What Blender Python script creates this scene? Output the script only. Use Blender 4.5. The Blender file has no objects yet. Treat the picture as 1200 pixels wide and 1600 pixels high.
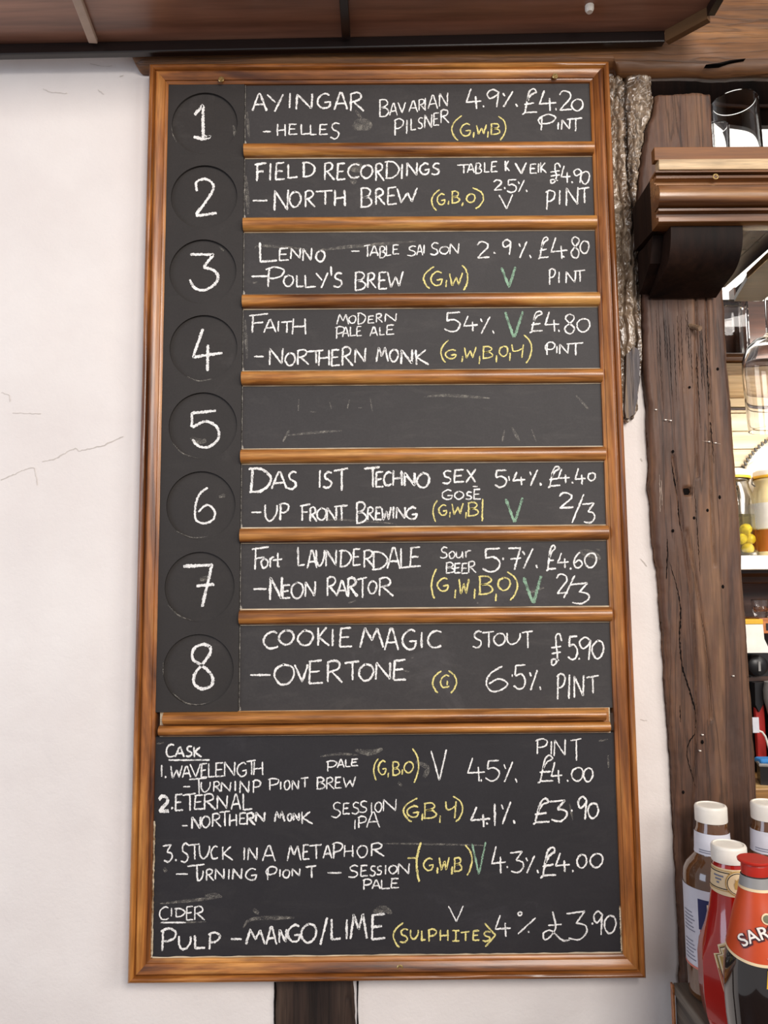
import bpy, bmesh, math, random
from mathutils import Vector, Matrix, noise
random.seed(7)
C = bpy.context.collection
PI = math.pi
# ------------------------------------------------------------------ camera
FPX, IW, IH = 1200.0, 1200.0, 1600.0          # focal length and image size in pixels
CAM = Vector((-0.0027966, -1.0424290, -0.1265019))
PITCH, YAW, ROLL = 0.1008693, 0.0039042, -0.0086503
FW = Vector((math.sin(YAW)*math.cos(PITCH), math.cos(YAW)*math.cos(PITCH), math.sin(PITCH)))
_r = Vector((math.cos(YAW), -math.sin(YAW), 0)); _u = _r.cross(FW)
RT = _r*math.cos(ROLL) + _u*math.sin(ROLL); UP = _u*math.cos(ROLL) - _r*math.sin(ROLL)
cd = bpy.data.cameras.new('camera'); cam = bpy.data.objects.new('camera', cd); C.objects.link(cam)
cd.sensor_fit = 'VERTICAL'; cd.sensor_height = 36.0; cd.lens = 36.0*FPX/IH; cd.clip_start = 0.02
M3 = Matrix((RT, UP, -FW)).transposed()
cam.matrix_world = Matrix.Translation(CAM) @ M3.to_4x4()
sc = bpy.context.scene; sc.camera = cam
sc.view_settings.view_transform = 'Standard'; sc.view_settings.look = 'None'
sc.view_settings.gamma = 1.0; sc.view_settings.use_curve_mapping = False
sc.view_settings.exposure = 0.0
# ------------------------------------------------------------------ world and lights
w = bpy.data.worlds.new('world'); sc.world = w; w.use_nodes = True
bg = w.node_tree.nodes['Background']; bg.inputs[0].default_value = (0.98, 0.96, 0.98, 1); bg.inputs[1].default_value = 0.45
def area(name, loc, target, size, power, col, size_y=None):
    l = bpy.data.lights.new(name, 'AREA'); l.energy = power; l.color = col; l.size = size
    if size_y: l.shape = 'RECTANGLE'; l.size_y = size_y
    o = bpy.data.objects.new(name, l); C.objects.link(o); o.location = loc
    o.rotation_euler = (Vector(target)-Vector(loc)).to_track_quat('-Z', 'Y').to_euler(); return o
area('ceiling_lamp', (0.75, -2.45, 0.95), (0.1, 0, 0), 0.9, 47, (1.0, 0.925, 0.86))
area('ceiling_lamp_far', (2.0, -2.0, 0.75), (0, 0, -0.1), 1.0, 22, (1.0, 0.925, 0.86))
area('window_daylight', (-2.3, -1.3, 0.1), (0, 0, -0.3), 1.2, 17, (0.70, 0.80, 1.0))
area('shelf_strip_lamp', (0.80, 0.22, 0.20), (0.78, 0.47, -0.05), 0.10, 2.8, (1.0, 0.93, 0.83), 0.5)

def at(u, v, Y):                               # the point on the plane y = Y that the photograph shows at pixel (u, v)
    d = RT*((u-IW/2)/FPX) + UP*((IH/2-v)/FPX) + FW
    return CAM + d*((Y-CAM.y)/d.y)
def X(u, v, Y): return at(u, v, Y).x
def Z(v, Y, u=600): return at(u, v, Y).z
# ------------------------------------------------------------------ materials
def rgb(h):                                    # sRGB triple 0..255 -> linear
    return tuple(((c/255)/12.92 if c/255 <= .04045 else ((c/255+.055)/1.055)**2.4) for c in h) + (1,)
class NT:
    def __init__(s, name):
        s.m = bpy.data.materials.new(name); s.m.use_nodes = True; s.t = s.m.node_tree
        s.b = s.t.nodes['Principled BSDF']; s.out = s.t.nodes['Material Output']
    def n(s, typ, **kw):
        nd = s.t.nodes.new(typ)
        for k, v in kw.items():
            if k in nd.inputs.keys(): nd.inputs[k].default_value = v
            else: setattr(nd, k, v)
        return nd
    def l(s, a, b): s.t.links.new(a, b)
    def coords(s, scale=(1, 1, 1), rnd=True):
        tc = s.n('ShaderNodeTexCoord'); mp = s.n('ShaderNodeMapping'); mp.inputs['Scale'].default_value = scale
        s.l(tc.outputs['Object'], mp.inputs['Vector'])
        if rnd:
            oi = s.n('ShaderNodeObjectInfo'); mul = s.n('ShaderNodeMath', operation='MULTIPLY'); mul.inputs[1].default_value = 17.0
            s.l(oi.outputs['Random'], mul.inputs[0]); s.l(mul.outputs[0], mp.inputs['Location'])
        return mp.outputs[0]
    def noise(s, vec, scale, detail=4, rough=.55, dist=0):
        nd = s.n('ShaderNodeTexNoise'); nd.inputs['Scale'].default_value = scale; nd.inputs['Detail'].default_value = detail
        nd.inputs['Roughness'].default_value = rough; nd.inputs['Distortion'].default_value = dist
        s.l(vec, nd.inputs['Vector']); return nd.outputs['Fac']
    def ramp(s, fac, stops):
        r = s.n('ShaderNodeValToRGB'); e = r.color_ramp.elements
        while len(e) < len(stops): e.new(.5)
        for el, (p, c) in zip(e, stops): el.position = p; el.color = c if len(c) == 4 else rgb(c)
        s.l(fac, r.inputs[0]); return r.outputs[0]
    def mix(s, fac, a, b, typ='MIX'):
        m = s.n('ShaderNodeMix', data_type='RGBA', blend_type=typ)
        for sock, v in ((m.inputs[0], fac), (m.inputs[6], a), (m.inputs[7], b)):
            if hasattr(v, 'links'): s.l(v, sock)
            else: sock.default_value = v
        return m.outputs[2]
    def bump(s, h, strength=.3, dist=.001):
        b = s.n('ShaderNodeBump'); b.inputs['Strength'].default_value = strength; b.inputs['Distance'].default_value = dist
        s.l(h, b.inputs['Height']); s.l(b.outputs[0], s.b.inputs['Normal'])
    def set(s, **kw):
        for k, v in kw.items(): s.b.inputs[k.replace('_', ' ')].default_value = v
        return s
def plain(name, col, rough=.5, spec=.5, **kw):
    t = NT(name); v = t.coords(); f = t.noise(v, 40, 3)
    c = rgb(col); d = tuple(x*.86 for x in c[:3])+(1,)
    t.l(t.ramp(f, [(.3, d), (.7, c)]), t.b.inputs['Base Color'])
    t.set(Roughness=rough, **{'Specular_IOR_Level': spec}, **kw); return t.m
def wood(name, dark, mid, light, axis='X', scale=1.0, rough=.4, coat=0.0, bump=.25, streak=26, crack=0.0, dust=None):
    t = NT(name); st = {'X': (.07, 1, 1), 'Y': (1, .07, 1), 'Z': (1, 1, .07)}[axis]
    v = t.coords(tuple(k*scale for k in st))
    big = t.noise(v, streak, 5, .62, .8); fine = t.noise(v, streak*9, 3, .6)
    col = t.ramp(big, [(.36, dark), (.5, mid), (.66, light)])
    col = t.mix(.55, col, t.ramp(fine, [(.3, (120, 120, 120)), (.65, (255, 255, 255))]), 'MULTIPLY')
    v2 = t.coords((scale,)*3); blot = t.noise(v2, 9, 4, .6, .5)
    col = t.mix(t.ramp(blot, [(.45, (0, 0, 0)), (.72, (150, 150, 150))]), col, rgb(dark))
    if dust:
        du = t.noise(v2, 14, 5, .7)
        col = t.mix(t.ramp(du, [(.5, (0, 0, 0)), (.75, (170, 170, 170))]), col, rgb(dust))
    h = fine
    if crack:
        cv = t.coords(tuple(k*scale for k in {'X': (.04, 1, 1), 'Y': (1, .04, 1), 'Z': (1, 1, .04)}[axis]))
        ck = t.noise(cv, 55, 4, .5, .6)
        lines = t.ramp(ck, [(.47, (255, 255, 255)), (.495, (0, 0, 0)), (.52, (255, 255, 255))])
        col = t.mix(crack, col, lines, 'MULTIPLY')
        h = t.mix(.5, fine, lines)
    t.l(col, t.b.inputs['Base Color'])
    t.set(Roughness=rough, Coat_Weight=coat, Coat_Roughness=.18); t.bump(h, bump, .0012); return t.m
def slate(name, col, dust=.30):
    t = NT(name); v = t.coords(rnd=True); a = t.noise(v, 7, 6, .68, .6)
    vs = t.coords((.5, 1, 1.6)); s_ = t.noise(vs, 22, 6, .7, 1.2); f = t.noise(v, 420, 2)
    c = rgb(col); hi = tuple(min(1, x*1.75+.012) for x in c[:3])+(1,); lo = tuple(x*.82 for x in c[:3])+(1,)
    cc = t.ramp(a, [(.3, lo), (.62, c), (.85, hi)])
    cc = t.mix(t.ramp(s_, [(.52, (0, 0, 0)), (.85, (int(255*dust),)*3)]), cc, rgb((170, 163, 152)))
    cc = t.mix(.18, cc, t.ramp(f, [(.3, (150, 150, 150)), (.7, (255, 255, 255))]), 'MULTIPLY')
    t.l(cc, t.b.inputs['Base Color']); t.set(Roughness=.62, Specular_IOR_Level=.35); t.bump(f, .12, .0004); return t.m
def chalk(name, col, cover=.43, soft=.10):
    t = NT(name); v = t.coords(rnd=False); f = t.noise(v, 1150, 3, .7); g = t.noise(v, 130, 2)
    tr = t.n('ShaderNodeBsdfTransparent'); mx = t.n('ShaderNodeMixShader')
    ad = t.n('ShaderNodeMath', operation='ADD'); t.l(f, ad.inputs[0])
    ml = t.n('ShaderNodeMath', operation='MULTIPLY'); ml.inputs[1].default_value = .45; t.l(g, ml.inputs[0]); t.l(ml.outputs[0], ad.inputs[1])
    fac = t.ramp(ad.outputs[0], [(cover+.14, (0, 0, 0, 1)), (cover+.14+soft, (1, 1, 1, 1))])
    t.l(fac, mx.inputs[0]); t.l(tr.outputs[0], mx.inputs[1]); t.l(t.b.outputs[0], mx.inputs[2]); t.l(mx.outputs[0], t.out.inputs[0])
    t.b.inputs['Base Color'].default_value = rgb(col); t.set(Roughness=1.0, Specular_IOR_Level=0.0); return t.m
def glass(name, tint=(1, 1, 1, 1), rough=.0):
    t = NT(name); t.b.inputs['Base Color'].default_value = tint
    t.set(Transmission_Weight=1.0, Roughness=rough, IOR=1.45); return t.m
def lit(name, col, strength):
    t = NT(name); v = t.coords(); f = t.noise(v, 4, 2)
    t.l(t.ramp(f, [(.3, tuple(x*.9 for x in rgb(col)[:3])+(1,)), (.7, rgb(col))]), t.b.inputs['Emission Color'])
    t.set(Emission_Strength=strength); return t.m
def plaster(name):
    t = NT(name); v = t.coords(rnd=False); a = t.noise(v, 5, 5, .6); b = t.noise(v, 38, 5, .65, .4); c = t.noise(v, 260, 3)
    col = t.ramp(a, [(.3, (232, 224, 219)), (.7, (243, 237, 232))])
    sp = t.noise(v, 55, 6, .8, 1.0)
    col = t.mix(t.ramp(sp, [(.70, (0, 0, 0)), (.80, (110, 110, 110))]), col, rgb((160, 150, 142)))
    t.l(col, t.b.inputs['Base Color']); t.set(Roughness=.85, Specular_IOR_Level=.25)
    t.bump(t.mix(.3, b, c), .35, .003); return t.m
PLASTER = plaster('plaster')
SLATE_UP = slate('slate_upper', (63, 60, 60)); SLATE_COL = slate('slate_column', (54, 50, 48), .16); SLATE_LOW = slate('slate_lower', (47, 45, 48), .2)
CHALK = {'w': chalk('chalk_white', (250, 248, 244), .47, .06), 'y': chalk('chalk_yellow', (240, 226, 148), .47, .07), 'g': chalk('chalk_green', (158, 194, 166), .50, .10),
         'f': chalk('chalk_faint', (226, 220, 208), .52, .2)}
SMEAR = chalk('chalk_smear', (190, 184, 172), .56, .42)
FRAME = wood('varnished_frame_wood', (88, 44, 16), (172, 104, 46), (226, 158, 80), 'X', 1.0, .36, .3, .2, 26)
DIVIDER = wood('varnished_divider_wood', (112, 62, 24), (190, 124, 60), (228, 168, 92), 'X', 1.0, .36, .3, .2, 32)
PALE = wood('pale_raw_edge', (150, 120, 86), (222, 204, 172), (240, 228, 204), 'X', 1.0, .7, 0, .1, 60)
POST = wood('old_post_timber', (60, 36, 25), (102, 68, 47), (138, 100, 70), 'Z', 1.0, .62, .03, .6, 22, .5, (100, 76, 66))
ROUGH = wood('rough_post_timber', (70, 54, 42), (142, 120, 98), (196, 176, 152), 'Z', 1.2, .26, .7, .9, 40, .5)
BEAM = wood('old_beam_timber', (72, 44, 20), (128, 82, 40), (162, 112, 60), 'X', .8, .6, .05, .6, 20, .4)
STUD = wood('dark_stud_timber', (36, 26, 22), (62, 46, 38), (86, 68, 56), 'Z', 1.0, .5, .1, .5, 22, .4)
PAINTED = wood('peeling_grey_paint', (52, 46, 48), (92, 84, 86), (140, 118, 92), 'Z', 2.0, .6, 0, .8, 30, .6)
LACQ = wood('canopy_lacquer', (124, 82, 64), (154, 108, 86), (176, 130, 106), 'X', .6, .34, .2, .05, 12)
BLACKLIP = plain('black_lip', (30, 23, 22), .28, .6)
PALERIB = plain('pale_rib', (180, 156, 138), .5)
SHELFW = wood('cornice_wood', (80, 46, 22), (138, 90, 50), (176, 126, 76), 'X', .8, .24, .55, .12, 24)
FASCIA = wood('fascia_wood', (96, 54, 18), (136, 82, 32), (154, 98, 44), 'X', .6, .5, 0, .1, 20)
LIGHTBAND = wood('light_band_wood', (176, 138, 96), (218, 186, 142), (234, 206, 166), 'X', .8, .4, .2, .1, 40)
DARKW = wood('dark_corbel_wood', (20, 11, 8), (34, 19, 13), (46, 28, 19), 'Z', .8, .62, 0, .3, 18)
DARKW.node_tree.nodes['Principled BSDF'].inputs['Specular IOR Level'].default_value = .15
CREAM = wood('cream_plank', (214, 192, 154), (236, 218, 184), (244, 230, 204), 'X', .5, .6, 0, .1, 16)
BARWOOD = wood('dark_bar_wood', (44, 24, 16), (76, 44, 30), (96, 60, 42), 'X', .8, .45, .15, .2, 20)
ORANGE = wood('orange_wood', (130, 70, 34), (190, 112, 56), (214, 140, 80), 'X', 1, .4, .2, .1, 30)
PINE = wood('pine_worktop', (176, 128, 72), (214, 168, 104), (230, 190, 130), 'X', .8, .45, .15, .1, 22)
COUNTER = wood('grey_counter', (60, 50, 42), (96, 84, 72), (122, 110, 96), 'Y', .8, .6, .05, .3, 22)
WHITEP = plain('white_paint', (246, 242, 232), .5)
CAPW = plain('white_plastic_cap', (246, 240, 228), .42)
REDCAP = plain('red_plastic_cap', (196, 44, 30), .38)
BRASS = plain('brass', (206, 176, 116), .3, .5, Metallic=.8)
SAUCE_B = plain('brown_sauce_glass', (98, 62, 34), .12, .6, Coat_Weight=.8)
SAUCE_R = plain('red_ketchup_glass', (176, 18, 8), .14, .5, Coat_Weight=.8)
VINEGAR = plain('vinegar_glass', (26, 18, 16), .08, .6, Coat_Weight=1.0)
LBL_W = plain('white_label', (222, 222, 230), .45); LBL_BLUE = plain('blue_print', (30, 34, 88), .4)
LBL_O = plain('orange_red_label', (206, 74, 26), .4); LBL_CREAM = plain('cream_label', (240, 214, 170), .45)
LBL_GOLD = plain('gold_print', (196, 156, 84), .4); LBL_BLACK = plain('black_print', (16, 12, 11), .8, .08)
LBL_MAROON = plain('maroon_print', (74, 18, 24), .45); LBL_PINK = plain('pink_label', (222, 128, 110), .45)
INK = plain('white_print', (246, 236, 226), .5); GREYINK = plain('grey_print', (120, 122, 140), .5)
GLASS = glass('clear_glass'); CLIQ = plain('amber_preserve', (176, 98, 30), .25, .5, Coat_Weight=.6)
BRINE = glass('yellow_brine', (1.0, .93, .45, 1)); BRINE.node_tree.nodes['Principled BSDF'].inputs['IOR'].default_value = 1.04; LEMON = plain('yellow_fruit', (242, 220, 60), .4)
SEAL = plain('yellow_rubber_seal', (226, 176, 40), .5); JARCREAM = plain('cream_jar_glass', (240, 222, 170), .2, .5, Coat_Weight=.7)
BLACKP = plain('black_plastic', (22, 20, 22), .35); GREYP = plain('grey_plastic', (150, 148, 146), .4)
REDP = plain('red_card', (190, 40, 34), .5); BLUEC = plain('blue_cloth', (60, 140, 214), .8); STEEL = plain('steel', (150, 150, 150), .3, .5, Metallic=.9)
WINDOW = lit('bright_window_pane', (255, 252, 244), 1.6)
PLCRACK = plain('plaster_crack_shade', (214, 206, 198), .9)
# ------------------------------------------------------------------ object helpers
WORLD = {}
def tag(o, label=None, cat=None, group=None, kind=None):
    if label: o['label'] = label
    if cat: o['category'] = cat
    if group: o['group'] = group
    if kind: o['kind'] = kind
    return o
def thing(name, loc, label, cat, group=None):
    o = bpy.data.objects.new(name, None); C.objects.link(o); o.location = loc; o.empty_display_size = .02
    WORLD[o.name] = Vector(loc); return tag(o, label, cat, group)
def link(name, bm, mat, parent=None, origin=None, label=None, smooth=False, angle=None):
    """bm holds world coordinates; the object's origin goes to `origin` (default: centre of the base)."""
    vs = [v.co for v in bm.verts]
    if origin is None:
        lo = Vector((min(v[i] for v in vs) for i in range(3))); hi = Vector((max(v[i] for v in vs) for i in range(3)))
        origin = Vector(((lo.x+hi.x)/2, (lo.y+hi.y)/2, (lo.z+hi.z)/2))
    origin = Vector(origin)
    bmesh.ops.translate(bm, verts=bm.verts, vec=-origin)
    bmesh.ops.recalc_face_normals(bm, faces=bm.faces)
    me = bpy.data.meshes.new(name); bm.to_mesh(me); bm.free()
    return linkmesh(name, me, mat, parent, origin, label, smooth)
def linkmesh(name, me, mat, parent, origin, label=None, smooth=False):
    if mat and not me.materials: me.materials.append(mat)
    if smooth:
        for p in me.polygons: p.use_smooth = True
        if smooth != 'all':
            me.set_sharp_from_angle(angle=math.radians(38))
    o = bpy.data.objects.new(name, me); C.objects.link(o)
    o.location = Vector(origin) - (WORLD[parent.name] if parent else Vector((0, 0, 0)))
    if parent: o.parent = parent
    WORLD[o.name] = Vector(origin)
    if label: o['label'] = label
    return o
def box(bm, lo, hi, bev=0.0):
    lo, hi = Vector(lo), Vector(hi)
    r = bmesh.ops.create_cube(bm, size=1.0)
    bmesh.ops.scale(bm, verts=r['verts'], vec=hi-lo); bmesh.ops.translate(bm, verts=r['verts'], vec=(lo+hi)/2)
    if bev:
        es = {e for v in r['verts'] for e in v.link_edges}
        bmesh.ops.bevel(bm, geom=list(es), offset=bev, segments=2, affect='EDGES', profile=.5)
    return bm
def boxm(lo, hi, bev=0.0): return box(bmesh.new(), lo, hi, bev)
def lathe(prof, cx, cy, segs=40, bm=None, a0=0.0, a1=2*PI, cap=True):
    """prof: list of (radius, z) from bottom to top, world z."""
    bm = bm or bmesh.new(); full = abs(a1-a0-2*PI) < 1e-6; n = segs if full else segs+1
    rings = []
    for r, z in prof:
        if r < 1e-6: rings.append([bm.verts.new((cx, cy, z))]); continue
        rings.append([bm.verts.new((cx+r*math.cos(a0+(a1-a0)*k/segs), cy+r*math.sin(a0+(a1-a0)*k/segs), z)) for k in range(n)])
    for A, B in zip(rings, rings[1:]):
        for k in range(segs):
            k2 = (k+1) % n
            if len(A) == 1 and len(B) == 1: continue
            if len(A) == 1: bm.faces.new((A[0], B[k], B[k2]))
            elif len(B) == 1: bm.faces.new((A[k], A[k2], B[0]))
            else: bm.faces.new((A[k], A[k2], B[k2], B[k]))
    if cap and full:
        for R_ in (rings[0], rings[-1]):
            if len(R_) > 2: bm.faces.new(R_)
    return bm
def tube(pts, r, segs=8, bm=None):
    bm = bm or bmesh.new(); pts = [Vector(p) for p in pts]; rings = []
    for i, p in enumerate(pts):
        t = (pts[min(i+1, len(pts)-1)]-pts[max(i-1, 0)]).normalized()
        a = t.cross(Vector((0, 0, 1)) if abs(t.z) < .9 else Vector((1, 0, 0))).normalized(); b = t.cross(a)
        rr = r[i] if isinstance(r, (list, tuple)) else r
        rings.append([bm.verts.new(p+a*rr*math.cos(2*PI*k/segs)+b*rr*math.sin(2*PI*k/segs)) for k in range(segs)])
    for A, B in zip(rings, rings[1:]):
        for k in range(segs): bm.faces.new((A[k], A[(k+1) % segs], B[(k+1) % segs], B[k]))
    bm.faces.new(rings[0]); bm.faces.new(rings[-1]); return bm
def prism(poly, axis, a, b, bm=None):
    """extrude a 2D polygon along an axis: 'X' poly=(y,z), 'Y' poly=(x,z), 'Z' poly=(x,y)"""
    bm = bm or bmesh.new()
    f = {'X': lambda p, t: (t, p[0], p[1]), 'Y': lambda p, t: (p[0], t, p[1]), 'Z': lambda p, t: (p[0], p[1], t)}[axis]
    A = [bm.verts.new(f(p, a)) for p in poly]; B = [bm.verts.new(f(p, b)) for p in poly]; n = len(poly)
    bm.faces.new(A); bm.faces.new(list(reversed(B)))
    for i in range(n): bm.faces.new((A[i], B[i], B[(i+1) % n], A[(i+1) % n]))
    return bm
def interp(tab, t):
    tab = sorted(tab)
    if t <= tab[0][0]: return tab[0][1]
    for (a, x), (b, y) in zip(tab, tab[1:]):
        if t <= b: return x+(y-x)*(t-a)/(b-a)
    return tab[-1][1]
def slab(rows, cols, corner, disp, depth, back=None):
    """grid face; corner(s,t)->(x,y,z) for s across, t along; displaced by disp(x,z) towards -y; closed with sides and back."""
    bm = bmesh.new(); g = []
    for j in range(rows+1):
        row = []
        for i in range(cols+1):
            p = Vector(corner(i/cols, j/rows)); p.y -= disp(p.x, p.z, i/cols, j/rows); row.append(bm.verts.new(p))
        g.append(row)
    for j in range(rows):
        for i in range(cols): bm.faces.new((g[j][i], g[j][i+1], g[j+1][i+1], g[j+1][i]))
    edge = [g[0][i] for i in range(cols+1)]+[g[j][cols] for j in range(1, rows+1)]+[g[rows][i] for i in range(cols-1, -1, -1)]+[g[j][0] for j in range(rows-1, 0, -1)]
    bk = [bm.verts.new((v.co.x, depth, v.co.z)) for v in edge]; n = len(edge)
    for i in range(n): bm.faces.new((edge[i], bk[i], bk[(i+1) % n], edge[(i+1) % n]))
    bm.faces.new(bk); return bm
def nz(x, z, f, seed=0, oct=4): return noise.fractal(Vector((x*f, seed*3.7, z*f)), .9, 2.1, oct)
# ------------------------------------------------------------------ the setting
def plaster_disp(x, z, s, t): return .0016*nz(x, z, 6, 1)+.0007*nz(x, z, 28, 2)
YP = -.014
def edge_tab(px, Y): return [(at(u, v, Y).z, at(u, v, Y).x) for u, v in px]
pl = edge_tab([(1023, 150), (1020, 180), (1011, 200), (1002, 255), (996, 310), (1001, 400), (1006, 470), (1007, 560), (1012, 620), (1016, 680), (1018, 722), (1016, 760), (1021, 800), (1024, 850), (1031, 900), (1036, 960), (1040, 1010), (1044, 1090), (1050, 1170), (1055, 1230), (1057, 1300), (1062, 1380), (1065, 1460), (1068, 1545)], YP)
def post_left(z): return interp(pl, z)+.0016*nz(0, z, 40, 5)+.0009*nz(0, z, 150, 51, 3)
def interp(tab, t):
    tab = sorted(tab)
    if t <= tab[0][0]: return tab[0][1]
    for (a, x), (b, y) in zip(tab, tab[1:]):
        if t <= b: return x+(y-x)*(t-a)/(b-a)
    return tab[-1][1]
def wall_pt(s, t):
    z = -1.55+2.75*t; return (-1.3+(post_left(z)-.0004+1.3)*(1-(1-s)**1.25), 0.0, z)
wall = link('wall_front', slab(190, 120, wall_pt, plaster_disp, .16), PLASTER, smooth='all'); tag(wall, kind='structure')
tag(link('floor', boxm((-2.2, -3.2, -1.6), (2.0, 1.0, -1.55)), BARWOOD), kind='structure')
tag(link('wall_alcove_back', boxm((.30, .50, -1.55), (1.7, .56, 1.3)), BARWOOD), kind='structure')
tag(link('wall_alcove_right', boxm((1.5, .10, -1.55), (1.6, .50, 1.3)), BARWOOD), kind='structure')
tag(link('ceiling_alcove', boxm((.30, .0, 1.2), (1.6, .50, 1.3)), BARWOOD), kind='structure')
win = link('window_1', boxm((.52, .470, .445), (1.2, .495, .83)), WINDOW); tag(win, kind='structure')
# hairline cracks in the plaster
def ribbon(bm, pts, widths, toward=Vector((0, -1, 0))):
    """flat ribbon along 3D points facing -y"""
    n = len(pts); L = []; R = []
    for i, p in enumerate(pts):
        t = pts[min(i+1, n-1)]-pts[max(i-1, 0)]
        if t.length < 1e-9: t = Vector((1, 0, 0))
        t.normalize(); s = t.cross(toward)
        a, b = widths[i]
        L.append(bm.verts.new(p+s*a)); R.append(bm.verts.new(p-s*b))
    for i in range(n-1): bm.faces.new((L[i], R[i], R[i+1], L[i+1]))
def catmull(p, closed=False, step=6):
    if len(p) < 3: return p
    out = []; n = len(p)
    for i in range(n-1):
        p0, p1, p2, p3 = p[max(i-1, 0)], p[i], p[i+1], p[min(i+2, n-1)]
        for k in range(step):
            t = k/step
            out.append(tuple(.5*((2*b)+(c-a)*t+(2*a-5*b+4*c-d)*t*t+(-a+3*b-3*c+d)*t**3) for a, b, c, d in zip(p0, p1, p2, p3)))
    out.append(p[-1]); return out
def resample(p, d):
    out = [p[0]]; acc = 0
    for a, b in zip(p, p[1:]):
        L = math.dist(a, b)
        if L < 1e-6: continue
        pos = d-acc
        while pos < L:
            out.append((a[0]+(b[0]-a[0])*pos/L, a[1]+(b[1]-a[1])*pos/L)); pos += d
        acc = (acc+L) % d
    if math.dist(out[-1], p[-1]) > d*.3: out.append(p[-1])
    return out
def wall_mark(name, pix, wpx, mat, parent, Y=-.0035):
    bm = bmesh.new(); p = resample(pix, 3)
    pts = [at(u+random.uniform(-.4, .4), v+random.uniform(-.7, .7), Y) for u, v in p]
    pts = [Vector((q.x, -plaster_disp(q.x, q.z, 0, 0)-.0006, q.z)) for q in pts]; k = wpx*.0004
    ribbon(bm, pts, [(k*random.uniform(.3, 1.3), k*random.uniform(.3, 1.3)) for _ in pts])
    return link(name, bm, mat, parent)
for pix, wp in (([(0, 750), (38, 733), (52, 730), (54, 742), (57, 758)], 1.5), ([(64, 720), (82, 718), (102, 706), (116, 700), (122, 704), (140, 700), (160, 696), (172, 690), (192, 681)], 1.8),
                ([(66, 137), (78, 143), (104, 144)], 1.6), ([(140, 98), (160, 102), (174, 101)], 1.3), ([(152, 138), (162, 146)], 1.6), ([(186, 118), (192, 115)], 2.2),
                ([(1002, 716), (1005, 720)], 2.0), ([(18, 644), (62, 646)], 1.2), ([(0, 612), (12, 616), (14, 626)], 1.4), ([(1002, 873), (1012, 884)], 1.4), ([(1002, 1125), (1012, 1127)], 1.2)):
    wall_mark('plaster_crack', pix, wp, PLCRACK, wall)
# ------------------------------------------------------------------ timbers
pr = edge_tab([(1113, 150), (1115, 200), (1118, 230), (1134, 480), (1139, 560), (1145, 640), (1148, 690), (1152, 730), (1158, 810), (1161, 880), (1166, 950), (1172, 1030), (1177, 1110), (1181, 1180), (1184, 1240), (1195, 1400), (1203, 1545)], YP)
zt, zb = at(1060, 147, YP).z, -1.55
def post_pt(s, t):
    z = zb+(zt-zb)*t
    a = post_left(z); b = interp(pr, z)+.0010*nz(0, z, 30, 6)
    zz = z + (.0022*nz(s*.12, 0, 26, 8) if t > .9985 else 0)
    return (a+(b-a)*s, YP, zz)
def post_disp(x, z, s, t):
    d = .0016*nz(x*5, z*.5, 9, 3)+.0006*nz(x*6, z*.5, 60, 4)
    e = min(s, 1-s); d -= .006*max(0, 1-e/.06)**2
    # long drying splits
    for x0, w_, z0, z1, k in ((.402, .0016, -.45, .05, .020), (.432, .0012, .02, .28, .012), (.447, .0010, -.1, .30, .008), (.414, .0014, -.30, -.05, .03)):
        xx = x0+k*math.sin(z*9+x0*40)*.5
        if z0 < z < z1: d -= .0045*math.exp(-((x-xx)/w_)**2)
    # peg hole
    hx, hz = PH.x, PH.z
    r = math.hypot(x-hx, z-hz)
    if r < .0065: d -= .010*min(1, (.0065-r)/.002)
    return d
PH = at(1075, 767, YP)
post = thing('timber_post', (.42, 0, -1.55), 'broad dark brown timber post with a peg hole, right of the menu board', 'post')
body = link('post_body', slab(640, 62, post_pt, post_disp, .09), POST, post, smooth='all')
pg = at(1076, 503, YP-.002); pe = at(1094, 513, YP-.014)
link('peg', tube([pg+Vector((0, .012, 0)), pe], [.0042, .0036], 10), wood('peg_wood', (110, 84, 64), (150, 122, 96), (176, 150, 122), 'X', 2), post, label='pale wooden peg stub')
for u, v in ((1146, 1056), (1098, 1148), (1094, 1173), (1025, 640), (1040, 656), (1048, 657), (1108, 690), (1118, 692)):
    p = at(u, v, YP-.0025); bm = boxm(p-Vector((.0012, .0006, .0006)), p+Vector((.0012, .0022, .0006))); link('paint_speck', bm, CAPW, post)
for u, v, L in ((1122, 579, 5), (1078, 607, 4), (1052, 708, 5), (1125, 780, 6), (1106, 800, 5), (1085, 812, 5), (1130, 920, 6), (1098, 1163, 6), (1068, 1241, 5), (1172, 1059, 3), (1052, 832, 5)):
    p = at(u, v, YP-.0012)
    bm = bmesh.new(); lathe([(0, 0), (.0008, .0004), (.0016, .0018), (.0019, L*.0004), (.0012, L*.0008), (0, L*.00095)], 0, 0, 8, bm); bmesh.ops.scale(bm, verts=bm.verts, vec=(1, .5, 1)); bmesh.ops.translate(bm, verts=bm.verts, vec=p-Vector((0, -.0006, 0)))
    link('knot', bm, LBL_BLACK, post)
def post_y(x, z):
    a, b = post_left(z), interp(pr, z); return YP-post_disp(x, z, (x-a)/(b-a), .5)
def post_line(name, pix, wpx, mat, lift=.0005):
    q = resample(catmull([(u, v) for u, v in pix]) if len(pix) > 2 else pix, 3); pts = []; n_ = len(q); bm = bmesh.new()
    for i, (u, v) in enumerate(q):
        p_ = at(u+random.uniform(-.5, .5), v, YP); pts.append(Vector((p_.x, post_y(p_.x, p_.z)-lift, p_.z)))
    ribbon(bm, pts, [(wpx*.00042*random.uniform(.35, 1.2)*math.sin(PI*(i+.7)/(n_+.4))**.5,)*2 for i in range(n_)]); link(name, bm, mat, post)
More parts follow.
